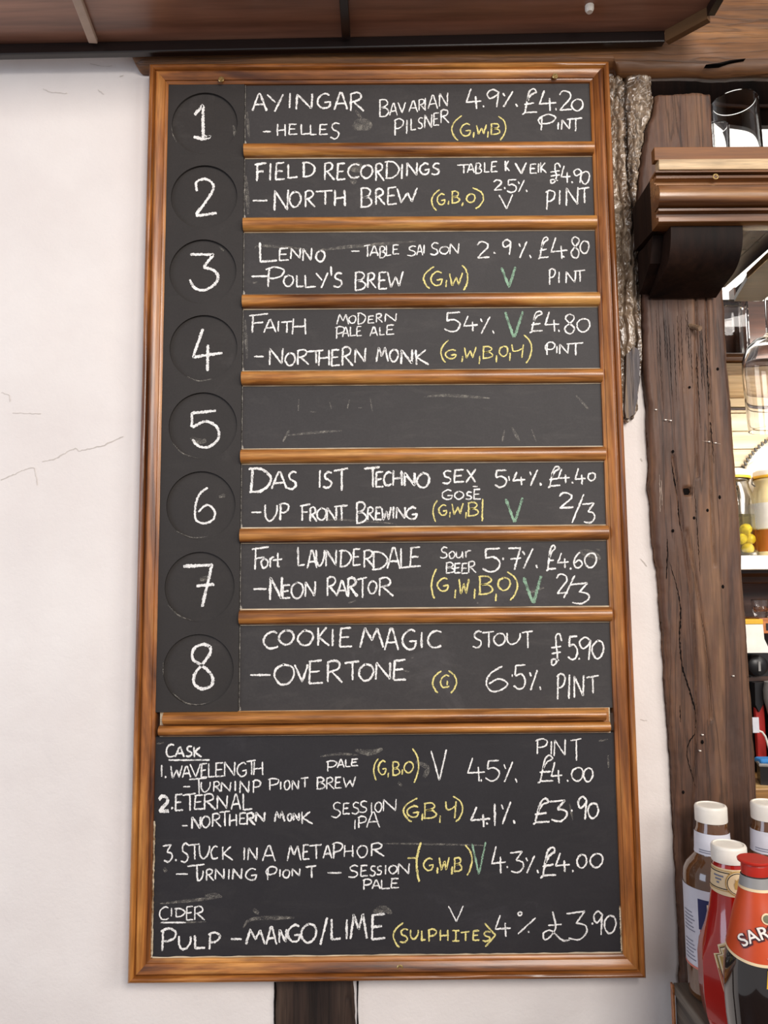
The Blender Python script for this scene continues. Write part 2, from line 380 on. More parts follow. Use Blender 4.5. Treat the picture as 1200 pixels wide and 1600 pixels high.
for pix, wp in (([(1050, 722), (1052, 740), (1056, 760), (1060, 782), (1060, 805), (1064, 830)], 2.2), ([(1104, 530), (1106, 600), (1110, 660), (1115, 725)], 1.5), ([(1043, 842), (1043, 870), (1041, 905)], 2.0),
                ([(1046, 878), (1056, 912), (1063, 950), (1062, 1000), (1066, 1042), (1078, 1080), (1088, 1118), (1088, 1142), (1077, 1160), (1074, 1182), (1082, 1212), (1089, 1232)], 2.4),
                ([(1062, 1102), (1063, 1128)], 1.6), ([(1085, 760), (1090, 840), (1094, 900)], 1.0)):
    post_line('drying_crack', pix, wp, LBL_BLACK)
for k_ in range(16):
    u0 = 1024+k_*5.6+random.uniform(-2, 2); v0 = random.uniform(474, 520); v1 = v0+random.uniform(50, 170); post_line('drying_crack', [(u0, v0), (u0+2+random.uniform(-1, 1), (v0+v1)/2), (u0+(v1-v0)*.045, v1)], random.uniform(.6, 1.1), LBL_BLACK)
for pix in ([(1097, 689), (1112, 691)], [(1114, 692), (1126, 694)], [(1038, 655), (1050, 657)], [(1030, 742), (1031, 800)], [(1033, 750), (1034, 790)]): post_line('pale_scratch', pix, 1.1, PALERIB, .0007)
bm = bmesh.new(); lathe([(0, 0), (.0052, 0), (.0052, .001), (0, .001)], 0, 0, 20, bm); bmesh.ops.rotate(bm, verts=bm.verts, matrix=Matrix.Rotation(PI/2, 3, 'X')); bmesh.ops.translate(bm, verts=bm.verts, vec=(PH.x, YP+.0075, PH.z))
link('peg_hole', bm, LBL_BLACK, post, label='dark round peg hole')
for k_, (za, zb_s) in enumerate(((.28, .14), (.12, -.02), (-.02, -.20), (-.21, -.40), (-.40, -.62))):
    zz_ = [za+(zb_s-za)*i/70 for i in range(71)]; pts = [Vector((post_left(z)+.0007, -.0032-.0012*abs(nz(0, z, 50, 60)), z)) for z in zz_]
    bm = bmesh.new(); ribbon(bm, pts, [(max(.0001, .0013*nz(0, z, 60, 61+k_)+.0004), max(.0001, .0015*nz(0, z, 75, 71+k_)+.0004)) for z in zz_]); link('edge_gap', bm, LBL_BLACK, post)
YR = -.012
rr = edge_tab([(1026, 100), (1025, 175), (1011, 198), (1001, 255), (994, 325), (1000, 400), (1004, 470), (1005, 560), (1001, 600), (998, 640), (992, 650)], YR)
def rough_pt(s, t):
    z0 = at(985, 655, YR).z+.004*math.sin(s*9); z1 = .603
    z = z0+(z1-z0)*t; a, b = .3262, min(interp(rr, z)+.0015*nz(0, z, 45, 9), post_left(z)-.0006)
    if z < at(985, 560, YR).z: b = min(b, interp(rr, z))
    return (a+(b-a)*s, YR, z)
def rough_disp(x, z, s, t):
    k = 1.0 if z > .25 else .45
    wx, wz = x+.012*nz(x, z, 16, 31, 3), z+.012*nz(x, z, 16, 32, 3)
    d = k*(.0030*nz(wx*1.4, wz*.8, 40, 11, 5)-.0050*(1-min(1, abs(nz(wx*1.5, wz*.7, 46, 12, 3))*3.2))+.0012*nz(wx, wz, 150, 14, 3))
    d -= .006*max(0, 1-min(s, 1-s)/.05)**2
    for x0, w_ in ((.338, .0016), (.352, .0012)):
        d -= .006*math.exp(-((x-x0-.006*nz(0, z, 14, 13))/w_)**2)
    return d
rp = thing('rough_hewn_post', (.335, 0, .09), 'gnarled glossy rough hewn timber between board and dark post', 'post')
link('post_body', slab(420, 60, rough_pt, rough_disp, .0005), ROUGH, rp, smooth='all')
pk = [(979, 553), (986, 548), (990, 541), (998, 546), (1000, 560), (999, 588), (1000, 596), (996, 612), (997, 622), (993, 636), (992, 647), (986, 650), (984, 654), (978, 653), (976, 640), (978, 600)]
bm = prism([(at(u, v, -.017).x, at(u, v, -.017).z) for u, v in pk], 'Y', -.0168, -.008); link('paint_patch', bm, PAINTED, rp, label='flaking blue grey paint')
YB = -.020
def beam_pt(s, t):
    x_ = -.362+1.862*s; z_ = .6155 if x_ < .327 else .604
    z = z_+(.95-z_)*t; x0 = -.362+.02*max(0, 1-t*6)**2
    zz = z+(.003*nz(s*1.1, 0, 22, 15)-.004*s if t < .001 else 0)
    return (x0+(1.5-x0)*s, YB, zz)
def beam_disp(x, z, s, t): return .003*nz(x*.5, z*2, 12, 16)+.0012*nz(x*.4, z*3, 60, 17)-.010*max(0, 1-t/.03)**2-.006*max(0, 1-s/.01)**2
bt = thing('timber_beam', (.4, 0, .60), 'long horizontal old brown timber beam above the menu board', 'beam')
link('beam_body', slab(70, 420, beam_pt, beam_disp, .0005), BEAM, bt, smooth='all')
bk = [(1102, 102.5), (1124, 99.5), (1140, 95.5), (1164, 93), (1141, 97.2), (1126, 101.5)]
bm = prism([(at(u, v, -.024).x, at(u, v, -.024).z) for u, v in bk], 'Y', -.0262, -.018); link('split', bm, LBL_BLACK, bt, label='dark drying split')
su, sv = [(430, 1540), (427, 1570), (427, 1600)], [(554, 1540), (557, 1570), (558, 1600)]
def stud_pt(s, t):
    z = -1.5+(.8845)*t
    a, b = -.1445+.0014*nz(0, z, 40, 20), -.0405+.0016*nz(0, z, 36, 21); return (a+(b-a)*s, -.004, z)
sd = thing('timber_stud', (-.092, 0, -1.5), 'dark timber stud in the white wall below the menu board', 'post')
link('stud_body', slab(240, 26, stud_pt, lambda x, z, s, t: .0012*nz(x*5, z*.5, 12, 22)-.004*max(0, 1-min(s, 1-s)/.08)**2, .002), STUD, sd, smooth='all')
for a, b in ((.1447, .1415), (.0405, .0355)):
    pts = [Vector((-(a+b)/2+.0007*nz(0, z, 60, a*99), -.0045, z)) for z in [-1.5+i*.012 for i in range(74)]]
    bm = bmesh.new(); ribbon(bm, pts, [(.0012*random.uniform(.4, 1.5), .0012*random.uniform(.4, 1.5)) for _ in pts]); link('joint_gap', bm, LBL_BLACK, sd)
# ------------------------------------------------------------------ canopy over the board
zc = .634; RC = Matrix.Rotation(math.radians(-.85), 4, 'Y')
cn = thing('lacquered_canopy', (.0, -.12, .65), 'dark lacquered wooden canopy along the top with a clipped right corner', 'canopy')
def tilt(bm):
    bmesh.ops.translate(bm, verts=bm.verts, vec=(-.40, 0, -zc)); bmesh.ops.transform(bm, verts=bm.verts, matrix=RC); bmesh.ops.translate(bm, verts=bm.verts, vec=(.40, 0, zc)); return bm
xa, xb, ya, yb = .401, .442, -.040, -.082
link('panel', tilt(prism([(-.95, -.030), (xa-.004, -.030), (xb+.010, yb), (xb+.010, -.26), (-.95, -.26)], 'Z', zc+.017, zc+.035)), LACQ, cn)
link('lip', tilt(box(bmesh.new(), (-.95, -.040, zc), (xa, -.028, zc+.0168), .002)), BLACKLIP, cn, label='black moulded lip')
d = Vector((xb-xa, yb-ya, 0)).normalized(); nrm = Vector((-d.y, d.x, 0))*.010
link('lip', tilt(prism([(xa, ya), (xb, yb), (xb+nrm.x, yb+nrm.y), (xa+nrm.x, ya+nrm.y)], 'Z', zc, zc+.0168)), plain('brown_lip', (112, 82, 52), .35), cn, label='brown lip of the clipped corner')  # corner lip is brown where the other lips are black
link('lip', tilt(boxm((xb, -.26, zc+.004), (xb+.010, yb, zc+.0168))), BLACKLIP, cn)
def rib(u, v, wdt, mat, lab, ang):
    p = at(u, v, -.046); bm = boxm((-wdt/2, -.21, zc+.009), (wdt/2, 0, zc+.0168), .001)
    bmesh.ops.rotate(bm, verts=bm.verts, matrix=Matrix.Rotation(ang, 3, 'Z')); bmesh.ops.translate(bm, verts=bm.verts, vec=(p.x, p.y, 0))
    link('rib', tilt(bm), mat, cn, label=lab)
rib(146, 56, .012, PALERIB, 'pale rib under the canopy', math.radians(6))
rib(541, 48, .012, BLACKLIP, 'dark rib under the canopy', 0)
p = at(916, -2, -.075); link('hook', lathe([(.004, zc+.006), (.006, zc+.010), (.006, zc+.0166)], p.x, -.088, 12), CAPW, cn, label='white hook cap')
# ------------------------------------------------------------------ chalk menu board
BW, BH = .650, 1.2279; YS, YC = -.018, -.0205
board = thing('menu_board', (0, 0, -BH/2), 'tall framed chalk menu board with eight numbered rows on the white wall', 'menu board')
prof = [(0, .0), (0, .024), (.001, .028), (.003, .0305), (.005, .031), (.007, .030), (.0083, .0272), (.0088, .0244), (.0100, .0244), (.0104, .0276), (.012, .029), (.015, .0286), (.019, .0266), (.0222, .0246), (.0226, .0228), (.0245, .0224), (.0264, .021), (.0270, .016), (.0270, .0)]
def rail(L):
    bm = bmesh.new(); N = 24; rows = []
    for u, h in prof: rows.append([bm.verts.new((-(L/2-u)+(L-2*u)*k/N, -h+.0003*noise.noise(Vector((k*1.7, u*300, L))), u)) for k in range(N+1)])
    for A, B in zip(rows, rows[1:]):
        for k in range(N): bm.faces.new((A[k], A[k+1], B[k+1], B[k]))
    bm.faces.new([r[0] for r in rows]); bm.faces.new([r[-1] for r in reversed(rows)])
    bmesh.ops.recalc_face_normals(bm, faces=bm.faces); me = bpy.data.meshes.new('frame_rail'); bm.to_mesh(me); bm.free(); return me
mh, mv = rail(BW), rail(BH)
for me, loc, ang in ((mh, (0, 0, -BH/2), 0), (mv, (-BW/2, 0, 0), PI/2), (mh, (0, 0, BH/2), PI), (mv, (BW/2, 0, 0), -PI/2)):
    o = linkmesh('frame_rail', me, FRAME, board, loc, smooth=True); o.rotation_euler = (0, ang, 0)
for u, v in ((868, 117), (345, 122), (625, 1514)):
    p = at(u, v, -.030); bm = bmesh.new()
    lathe([(.0018, 0), (.0040, 0), (.0042, .0006), (.0034, .0014), (.0020, .0014), (.0012, .0004)], 0, 0, 20, bm)
    bmesh.ops.rotate(bm, verts=bm.verts, matrix=Matrix.Rotation(PI/2, 3, 'X')); bmesh.ops.translate(bm, verts=bm.verts, vec=p+Vector((0, .0028, 0)))
    link('screw', bm, BRASS, board, smooth=True)
# panels
XI, ZI = BW/2-.0262, BH/2-.0262
xL = -.1905
zdiv = [.4878, .3794, .2690, .1613, .0535, -.0532, -.1612]; HD = .0212
ztop = [ZI]+[z-HD/2 for z in zdiv]; zbot = [z+HD/2 for z in zdiv]+[-.2826]
rowp = []
for a, b in zip(ztop, zbot):
    rowp.append(link('row_panel', boxm((xL, YS, b), (XI, -.004, a)), SLATE_UP, board))
cask = link('cask_panel', boxm((-XI, YS, -ZI), (XI, -.004, -.3138)), SLATE_LOW, board, label='wide lower chalk panel for cask and cider')
# number column with eight round recesses
dz0, pitch, rad = .5292, .10828, .0462; cxn = -.2446
bm = bmesh.new(); cells = [ZI]+[dz0-pitch*(k+.5) for k in range(7)]+[-.2826]; N = 64
cxs = [-.2466, -.2459, -.2460, -.2435, -.2427, -.2437, -.2437, -.2437]
for k in range(8):
    z1, z0 = cells[k], cells[k+1]; cz = dz0-pitch*k; cx_ = cxs[k]; xl_, xr_ = -XI, xL-.0006
    ring = [(cx_+rad*math.cos(2*PI*i/N), cz+rad*math.sin(2*PI*i/N)) for i in range(N)]
    def hit(i):
        c, s = math.cos(2*PI*i/N), math.sin(2*PI*i/N); t = 9
        if c > 1e-9: t = min(t, (xr_-cx_)/c)
        if c < -1e-9: t = min(t, (xl_-cx_)/c)
        if s > 1e-9: t = min(t, (z1-cz)/s)
        if s < -1e-9: t = min(t, (z0-cz)/s)
        return (cx_+c*t, cz+s*t)
    I = [bm.verts.new((x, YC, z)) for x, z in ring]; B = [bm.verts.new((x, YC+.0035, z)) for x, z in ring]; O = [bm.verts.new((hit(i)[0], YC, hit(i)[1])) for i in range(N)]
    for i in range(N):
        j = (i+1) % N; bm.faces.new((O[i], O[j], I[j], I[i])); bm.faces.new((I[i], I[j], B[j], B[i]))
        a, b = hit(i), hit(j)
        if abs(a[0]-b[0]) > 1e-6 and abs(a[1]-b[1]) > 1e-6:      # fill the cell corner
            cx2 = xr_ if max(a[0], b[0]) > cx_+.001 else xl_; cz2 = z1 if max(a[1], b[1]) > cz+.001 else z0
            cv = bm.verts.new((cx2, YC, cz2)); bm.faces.new((O[i], cv, O[j]))
numcol = link('number_column', bm, SLATE_COL, board, origin=(cxn, YC, .15))
link('column_backing', boxm((-XI, YC+.0046, -.2826), (xL-.0006, -.004, ZI)), SLATE_COL, board)
discs = []
for k in range(8):
    cz = dz0-pitch*k; bm = bmesh.new(); lathe([(rad+.0004, 0), (rad+.0004, .001)], 0, 0, 64, bm)
    bmesh.ops.rotate(bm, verts=bm.verts, matrix=Matrix.Rotation(PI/2, 3, 'X')); bmesh.ops.translate(bm, verts=bm.verts, vec=(cxs[k], YC+.0046, cz))
    discs.append(link('number_disc', bm, SLATE_COL, board))
# dividers
dm = None
for k, z in enumerate(zdiv):
    x0, x1 = xL+.0002, .2990
    if dm is None:
        L = x1-x0; bm = bmesh.new(); N = 10
        pts = [(-.0097*math.cos(PI*i/N), -.0115*math.sin(PI*i/N)**.8) for i in range(N+1)]
        prism([(y_-.0006, z_) for z_, y_ in pts], 'X', -L/2, L/2, bm); bmesh.ops.recalc_face_normals(bm, faces=bm.faces); dm = bpy.data.meshes.new('divider_strip'); bm.to_mesh(dm); bm.free()
        bm = boxm((-L/2, -.0008, -HD/2-.0003), (L/2, .0, HD/2+.0006)); fm = bpy.data.meshes.new('raw_glare_edge'); bm.to_mesh(fm); bm.free()
    o = linkmesh('divider_strip', dm, DIVIDER, board, ((x0+x1)/2, YS, z), smooth=True)
    linkmesh('raw_glare_edge', fm, PALE, o, ((x0+x1)/2, YS, z), label='pale unvarnished edge with glare painted in')  # bare wood strip; the divider's glare line is put into its pale colour
bm = bmesh.new(); pr2 = []
for i in range(11): pr2.append((-.0085-.0085*math.cos(PI*i/10)+.0165, -.0125*math.sin(PI*i/10)**.7))
for i in range(11): pr2.append((-.0075-.0062*math.cos(PI*i/10)-.0015, -.0120*math.sin(PI*i/10)**.7))
pr2 = [(z_, y_) for z_, y_ in pr2]
half = [(YS-.0005-.0125*math.sin(PI*i/10)**.8, -.2985+.0078+.0078*math.cos(PI*i/10)) for i in range(11)]+[(YS-.0005-.0105*math.sin(PI*i/10)**.8, -.2990-.0070+.0068*math.cos(PI*i/10)) for i in range(11)]
prism(half[:11], 'X', -.2870, .2862, bm); bm2 = bmesh.new(); prism(half[11:], 'X', -.2928, .2920, bm2)
dd = link('double_divider', boxm((-.2890, YS-.0006, -.3140), (.2925, YS-.0001, -.2826)), DIVIDER, board, label='wider divider with two beads above the cask panel')
link('bead', bm, DIVIDER, dd, smooth=True); link('bead', bm2, DIVIDER, dd, smooth=True)
link('raw_glare_edge', boxm((-.2930, YS-.0005, -.3144), (.2940, YS, -.2822)), PALE, dd)
# raw corners of the row panels' left joint
for k, (a, b) in enumerate(zip(ztop, zbot)):
    bm = bmesh.new(); n = 26; pts = [Vector((xL+.0003, YS-.0004, b+(a-b)*i/n)) for i in range(n+1)]
    ribbon(bm, pts, [(.0006*random.uniform(.1, 1)+(.0018 if i < 2 else 0), .0004*random.uniform(.1, 1)) for i in range(n+1)]); link('raw_glare_edge', bm, CHALK['f'], rowp[k])
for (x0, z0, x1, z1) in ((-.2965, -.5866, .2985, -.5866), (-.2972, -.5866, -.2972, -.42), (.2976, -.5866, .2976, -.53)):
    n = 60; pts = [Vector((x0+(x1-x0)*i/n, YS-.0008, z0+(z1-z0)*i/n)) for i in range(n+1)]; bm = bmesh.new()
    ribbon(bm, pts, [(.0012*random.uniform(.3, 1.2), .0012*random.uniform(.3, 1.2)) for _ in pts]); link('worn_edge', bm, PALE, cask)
# ------------------------------------------------------------------ chalk writing: pen strokes in a unit box (x right, y down)
G = {
'A': ['l 0 1 .45 0 .58 0 1 1', 'l .15 .66 .9 .62'], 'B': ['l .12 0 .1 1', 'c .02 .04 .6 0 .88 .2 .6 .42 .16 .48 .7 .5 1 .74 .66 .95 .02 1'],
'C': ['c .95 .08 .6 0 .22 .22 .06 .6 .3 .95 .65 .98 .97 .88'], 'D': ['l .16 .02 .12 .98', 'c 0 .03 .55 .02 .98 .36 .86 .74 .5 .96 .04 1'],
'E': ['l .2 .03 .12 .98', 'l .12 .04 .95 0', 'l .15 .5 .8 .46', 'l .1 .98 1 .94'], 'F': ['l .22 .04 .2 1', 'l 0 .1 1 0', 'l .2 .5 .75 .45'],
'G': ['c .9 .1 .55 0 .12 .3 .08 .7 .4 .98 .8 .92 .95 .6', 'l .5 .6 1 .55'], 'H': ['l .08 0 .05 1', 'l .92 0 .95 1', 'l .08 .54 .92 .48'],
'I': ['l .55 0 .45 1'], 'K': ['l .1 0 .14 1', 'l .8 0 .16 .52 1 1'], 'L': ['l .1 0 .12 .96 1 .9'],
'M': ['l 0 1 .22 0 .5 .62 .75 .02 1 .98'], 'N': ['l .04 1 .08 .04 .9 .94 .96 0'], 'O': ['c .5 0 .12 .25 .03 .65 .35 .99 .75 .9 .98 .5 .85 .12 .42 .01'],
'P': ['l .18 .05 .14 1', 'c .02 .12 .5 0 .95 .14 .85 .42 .5 .55 .18 .56'], 'R': ['l .1 .05 .08 1', 'c .02 .1 .5 0 .8 .14 .7 .38 .14 .52', 'l .3 .5 1 1'],
'S': ['c .92 .06 .55 0 .25 .16 .3 .4 .75 .55 .85 .78 .5 .98 .04 .9'], 'T': ['l 0 .1 1 0', 'l .55 .06 .56 1'], 't': ['l .5 0 .52 1 .7 .98', 'l 0 .55 1 .45'],
'U': ['c .04 0 .05 .6 .3 .97 .65 .85 .92 .45 .95 0'], 'V': ['l 0 .04 .55 1 1 0'], 'v': ['l 0 .04 .5 1', 'l .54 1 1 0'], 'W': ['l 0 .05 .2 1 .52 .35 .72 .95 1 0'],
'X': ['l .1 .05 .95 1', 'l .98 0 .02 1'], 'Y': ['l 0 .02 .5 .48', 'l 1 0 .45 1'], 'y': ['c .02 0 .1 .45 .5 .48 .9 .3', 'l .98 0 .85 1'],
'r': ['l .2 .1 .25 1', 'c .22 .5 .5 .1 1 .02'], 'o': ['c .5 0 .05 .4 .3 .98 .8 .85 .95 .3 .5 0'], 'u': ['c .05 .05 .1 .8 .4 .98 .8 .6 .88 0', 'l .88 0 .95 1'],
'Q': ['l .2 .15 .16 1', 'c .2 .2 .0 .35 .1 .6 .25 .58', 'c .02 .25 .5 0 .95 .15 .85 .45 .5 .58 .18 .58'],
'Z': ['l .05 .06 .95 0'],
'0': ['c .5 0 .1 .25 .04 .65 .35 .98 .75 .9 .98 .5 .85 .1 .45 .02'], '1': ['l .5 0 .5 1'], '2': ['c .02 .22 .3 0 .8 .1 .85 .35 .4 .7 .05 .98', 'l .05 .97 1 .93'],
'3': ['l 0 .08 .9 0 .45 .42', 'c .45 .42 .9 .5 .98 .75 .6 .98 .1 .92'], '4': ['l .3 0 0 .66 1 .6', 'l .62 .38 .66 1'],
'5': ['l .95 .02 .2 .06 .16 .45', 'c .16 .45 .6 .38 .95 .6 .8 .9 .4 .98 .02 .85'], '6': ['c .75 0 .25 .3 .05 .7 .3 .98 .75 .92 .98 .68 .6 .5 .15 .68'],
'7': ['l 0 .05 .95 0 .5 1', 'l .2 .52 1 .48'], '8': ['c .9 .1 .45 0 .15 .2 .45 .45 .9 .7 .7 .98 .25 .95 .08 .72 .5 .48 .85 .28 .9 .1'], '9': ['c .95 .15 .5 0 .05 .22 .3 .5 .85 .3 .95 .12', 'l .95 .12 .8 1'],
'(': ['c .95 0 .3 .25 .05 .55 .3 .85 .6 1'], ')': ['c .05 0 .7 .2 .95 .5 .7 .82 .3 1'], '>': ['l 0 0 1 .5 .05 1'], ',': ['l .6 0 .4 1'], '.': ['l .4 .2 .6 .8'], '-': ['l 0 .5 1 .45'],
"'": ['l .4 0 .6 1'], '%': ['l .12 .12 .24 .34', 'l .72 .0 .18 1', 'l .9 .82 .99 1'], '/': ['l .95 0 .05 1'],
'£': ['c .3 .5 .55 .25 .9 .12 .75 0 .45 .12 .3 .5 .15 .92', 'l .12 .62 .8 .56', 'l 0 1 .2 .93 .98 .9'],
'f': ['c .95 .22 .8 0 .5 .05 .5 .35 .6 .65 .45 .92 .15 .98 .1 .82 .5 .8 .75 .85', 'l .05 .45 .9 .38', 'l .1 .62 .9 .56'],
'&': ['c .35 0 .42 .3 .45 .6 .25 .9 .05 .95 .02 .75 .25 .65 .5 .8 .75 1 1 .97', 'l .2 .46 .7 .42'],
'#1': ['l .12 .3 .55 .02 .58 .95', 'l .05 .92 .5 1 .98 .93 .5 .9'],
'#2': ['c .12 .32 .1 .1 .5 .01 .85 .14 .75 .4 .05 .98', 'l .05 .99 1 .92'], '#3': ['l .03 .03 .86 .03 .5 .36', 'c .5 .36 .92 .48 .97 .75 .6 .98 .2 .94 .03 .72'],
'#4': ['l .38 0 .05 .68 1 .56', 'l .54 .38 .52 1'], '#5': ['l .88 .02 .04 .06 .06 .44', 'c .06 .44 .5 .3 .92 .45 .95 .75 .6 .98 .25 .96 .06 .78'],
'#6': ['c .65 .01 .25 .18 .06 .55 .12 .88 .5 .99 .9 .86 .96 .62 .6 .46 .2 .66'], '#7': ['l .0 .05 .95 .02 .6 1', 'l .42 .52 1 .47'],
'#8': ['c .78 .06 .45 0 .1 .12 .06 .32 .45 .47 .85 .7 .85 .92 .45 .99 .1 .88 .12 .66 .5 .42 .8 .2 .76 .05'],
}
G = {k: [(s.split()[0], [float(x) for x in s.split()[1:]]) for s in v] for k, v in G.items()}
ZONES = {1: (370, 120, 4), 2: (660, 120, 4), 3: (370, 350, 4), 4: (660, 350, 4), 5: (370, 700, 4), 6: (660, 700, 4), 7: (370, 940, 4), 8: (660, 940, 3.871),
         9: (230, 1140, 5), 10: (460, 1140, 4.615), 11: (710, 1140, 4.444), 12: (230, 1300, 5), 13: (460, 1300, 4.615), 14: (710, 1300, 4.444), 15: (240, 130, 3.2), 16: (240, 620, 3.2)}
YP_SURF = {'row': YS-.0004, 'disc': YC+.0035-.0001}
def stroke(bm, pix, wpx, Y):
    if len(pix) == 2 and math.dist(*pix) < 3.2:              # a dot: at least a short dab of chalk
        (ua, va), (ub, vb) = pix; mu, mv = (ua+ub)/2, (va+vb)/2; pix = [(mu-.5, mv-1.6), (mu+.5, mv+1.6)]; wpx *= 1.15
    p = resample(pix, 1.0 if len(pix) == 2 and math.dist(*pix) < 5 else 1.25)
    if len(p) < 2: return
    n = len(p); pts = []; wd = []; ph = random.uniform(0, 9)
    for i, (u, v) in enumerate(p):
        q = at(u+.35*noise.noise(Vector((i*.35, ph, 0))), v+.35*noise.noise(Vector((i*.35, ph, 5))), Y); pts.append(Vector((q.x, Y, q.z)))
        e = min(i, n-1-i); k = wpx*.00036*(1.0 if e > 1 else (.62, .9)[e]); k *= .92+.28*noise.noise(Vector((i*.12, ph, 9)))
        wd.append((k*random.uniform(.62, 1.2), k*random.uniform(.62, 1.2)))
    ribbon(bm, pts, wd)
def wr(zone, parent, style, wpx, label, spec, surf='row'):
    ox, oy, s = ZONES[zone]; bm = bmesh.new(); Y0 = YP_SURF[surf]; k = 0
    for item in spec.split(';'):
        f = item.split()
        if not f: continue
        ch = f[0]; x0, x1, y0, y1 = [float(x) for x in f[1:5]]
        for typ, c in G[ch]:
            pt = list(zip(c[::2], c[1::2]))
            pt = [(ox+(x0+(x1-x0)*(a+random.uniform(-.02, .02)))/s, oy+(y0+(y1-y0)*(b+random.uniform(-.015, .015)))/s) for a, b in pt]
            if typ == 'c': pt = catmull(pt)
            k += 1; stroke(bm, pt, wpx*(1.25 if len(f) > 5 else 1), Y0-.00002*(k % 7))
    return link('chalk_writing', bm, CHALK[style], parent, label=label)
class _B: pass
def T(*a, **k): return wr(*a, **k)
W1 = 4.4
r = rowp
NAME, MAKER, KIND, ALC, PRICE, SIZE = 'white chalk beer name', 'white chalk brewer name', 'small white chalk beer style', 'white chalk strength per cent', 'white chalk price in pounds', 'white chalk serving size'
ALG, VEG, WV = 'yellow chalk allergen letters in brackets', 'green chalk letter V', 'white chalk letter V'
T(1, r[0], 'w', W1, NAME, 'A 97 185 105 212;Y 190 290 108 218;I 320 342 100 195;N 367 475 105 203;G 500 590 105 197;A 610 690 100 205;R 705 795 98 215')
T(1, r[0], 'w', 3.4, MAKER, '- 162 212 338 348;H 250 305 295 370;E 318 378 295 362;L 397 455 295 362;L 457 500 300 365;E 510 570 297 362;S 580 648 288 388')
T(1, r[0], 'w', 3.2, KIND, 'B 888 950 142 250;A 955 1003 165 242;V 1008 1055 158 225;A 1075 1130 150 220;R 1135 1180 140 210;I 1170 1185 130 205;A 1195 1255 115 200;N 1265 1320 100 185;P 980 1045 262 368;I 1055 1070 268 355;L 1085 1120 262 335;S 1128 1165 255 325;N 1172 1220 235 320;E 1225 1265 225 305;R 1272 1328 205 290')
T(2, r[0], 'w', 3.8, ALC, '4 275 370 75 200;. 372 392 175 195;9 400 480 80 190;% 490 595 90 188')
T(2, r[0], 'w', 3.8, PRICE, '£ 625 718 75 235;4 732 835 85 212;. 825 845 190 215;2 855 935 88 212;0 930 1005 138 212')
T(2, r[0], 'w', 3.4, SIZE, 'Q 725 835 235 335;I 840 858 285 330;N 868 925 265 330;T 905 1000 258 340')
T(2, r[0], 'y', 3.3, ALG, '( 180 250 243 400;G 235 305 292 370;, 312 328 345 380;W 338 400 300 360;, 402 415 340 380;B 425 485 292 360;) 470 525 245 395')
T(1, r[1], 'w', 4.2, NAME, 'F 112 185 538 652 b;I 200 218 540 645;E 235 300 538 645;L 315 380 545 635;D 408 488 535 625;R 545 610 535 645;E 620 680 540 645;C 690 770 545 632;O 775 850 550 635;R 865 920 540 650;D 925 1015 530 635;I 1020 1045 545 640;N 1060 1130 535 620;G 1140 1205 540 610;S 1215 1272 540 612')
T(2, r[1], 'w', 3.4, KIND, 'T 218 290 548 605;A 280 325 545 600;B 330 370 540 605;L 385 420 535 600;E 425 470 530 595;K 515 545 525 590;V 580 650 535 605 b;E 668 715 545 605;I 720 730 540 600;K 735 775 535 600')
T(2, r[1], 'w', 3.3, PRICE, 'f 795 865 540 668;4 868 925 555 665;. 930 942 650 668;9 945 995 575 665;0 990 1045 590 670')
T(2, r[1], 'w', 3.3, ALC, '2 445 500 645 710;. 508 520 690 702;5 525 590 640 725;% 590 655 645 720')
T(2, r[1], 'w', 3.0, WV, 'V 478 565 735 825')
T(2, r[1], 'w', 3.7, SIZE, 'P 770 830 710 830;I 850 865 708 800;N 895 975 690 805;T 975 1045 690 790')
T(2, r[1], 'y', 3.4, ALG, '( 55 110 705 835;G 90 145 730 800;, 155 172 775 800;B 180 232 715 790;, 240 262 785 810;O 275 330 730 785;) 310 385 693 825')
T(1, r[1], 'w', 4.2, MAKER, '- 100 190 770 778;N 232 325 705 838;O 328 402 715 815;R 425 488 710 815;T 495 600 710 800;H 610 680 705 808;B 770 845 695 815;R 865 925 700 800;E 935 1000 690 800;W 1000 1128 695 785')
T(3, r[2], 'w', 3.7, NAME, 'L 132 250 115 240 b;E 258 325 150 230;N 335 400 150 218;N 410 470 150 230;O 495 550 165 235 b')
T(3, r[2], 'w', 3.0, KIND, '- 715 768 165 175;T 795 835 130 205;A 832 885 140 200;B 890 930 140 212;L 932 965 135 200;E 970 1015 130 190;S 1062 1125 138 200;A 1125 1162 130 195;I 1165 1175 130 185;S 1205 1265 118 195;O 1268 1325 140 188;N 1330 1390 120 188')
T(3, r[2], 'w', 3.8, MAKER, "- 92 195 322 332;P 180 300 270 395;O 292 355 320 390;L 370 420 320 395;L 420 495 320 400;Y 495 570 305 400;' 580 600 265 325;S 600 665 305 395;B 735 805 300 415;R 815 870 305 400;E 880 940 300 410;W 945 1040 295 395")
T(4, r[2], 'y', 3.4, ALG, '( 5 75 265 405;G 48 128 298 385;, 140 158 350 395;W 170 250 305 385;) 245 285 258 415')
T(4, r[2], 'g', 5.2, VEG, 'V 495 580 268 395')
T(4, r[2], 'w', 3.6, ALC, '2 342 418 112 215;. 445 455 175 185;9 500 555 98 192;% 590 680 108 212')
T(4, r[2], 'w', 3.5, PRICE, '£ 725 790 80 220;4 805 905 85 218;. 875 888 195 213;8 925 985 80 212;0 985 1042 105 185')
T(4, r[2], 'w', 3.2, SIZE, 'P 788 832 280 378;I 845 862 298 368;N 895 960 295 370;T 945 1018 288 362')
T(3, r[3], 'w', 3.6, NAME, 'F 75 195 560 680;A 170 245 598 678;I 250 270 605 672;T 275 345 608 678;H 345 432 590 690')
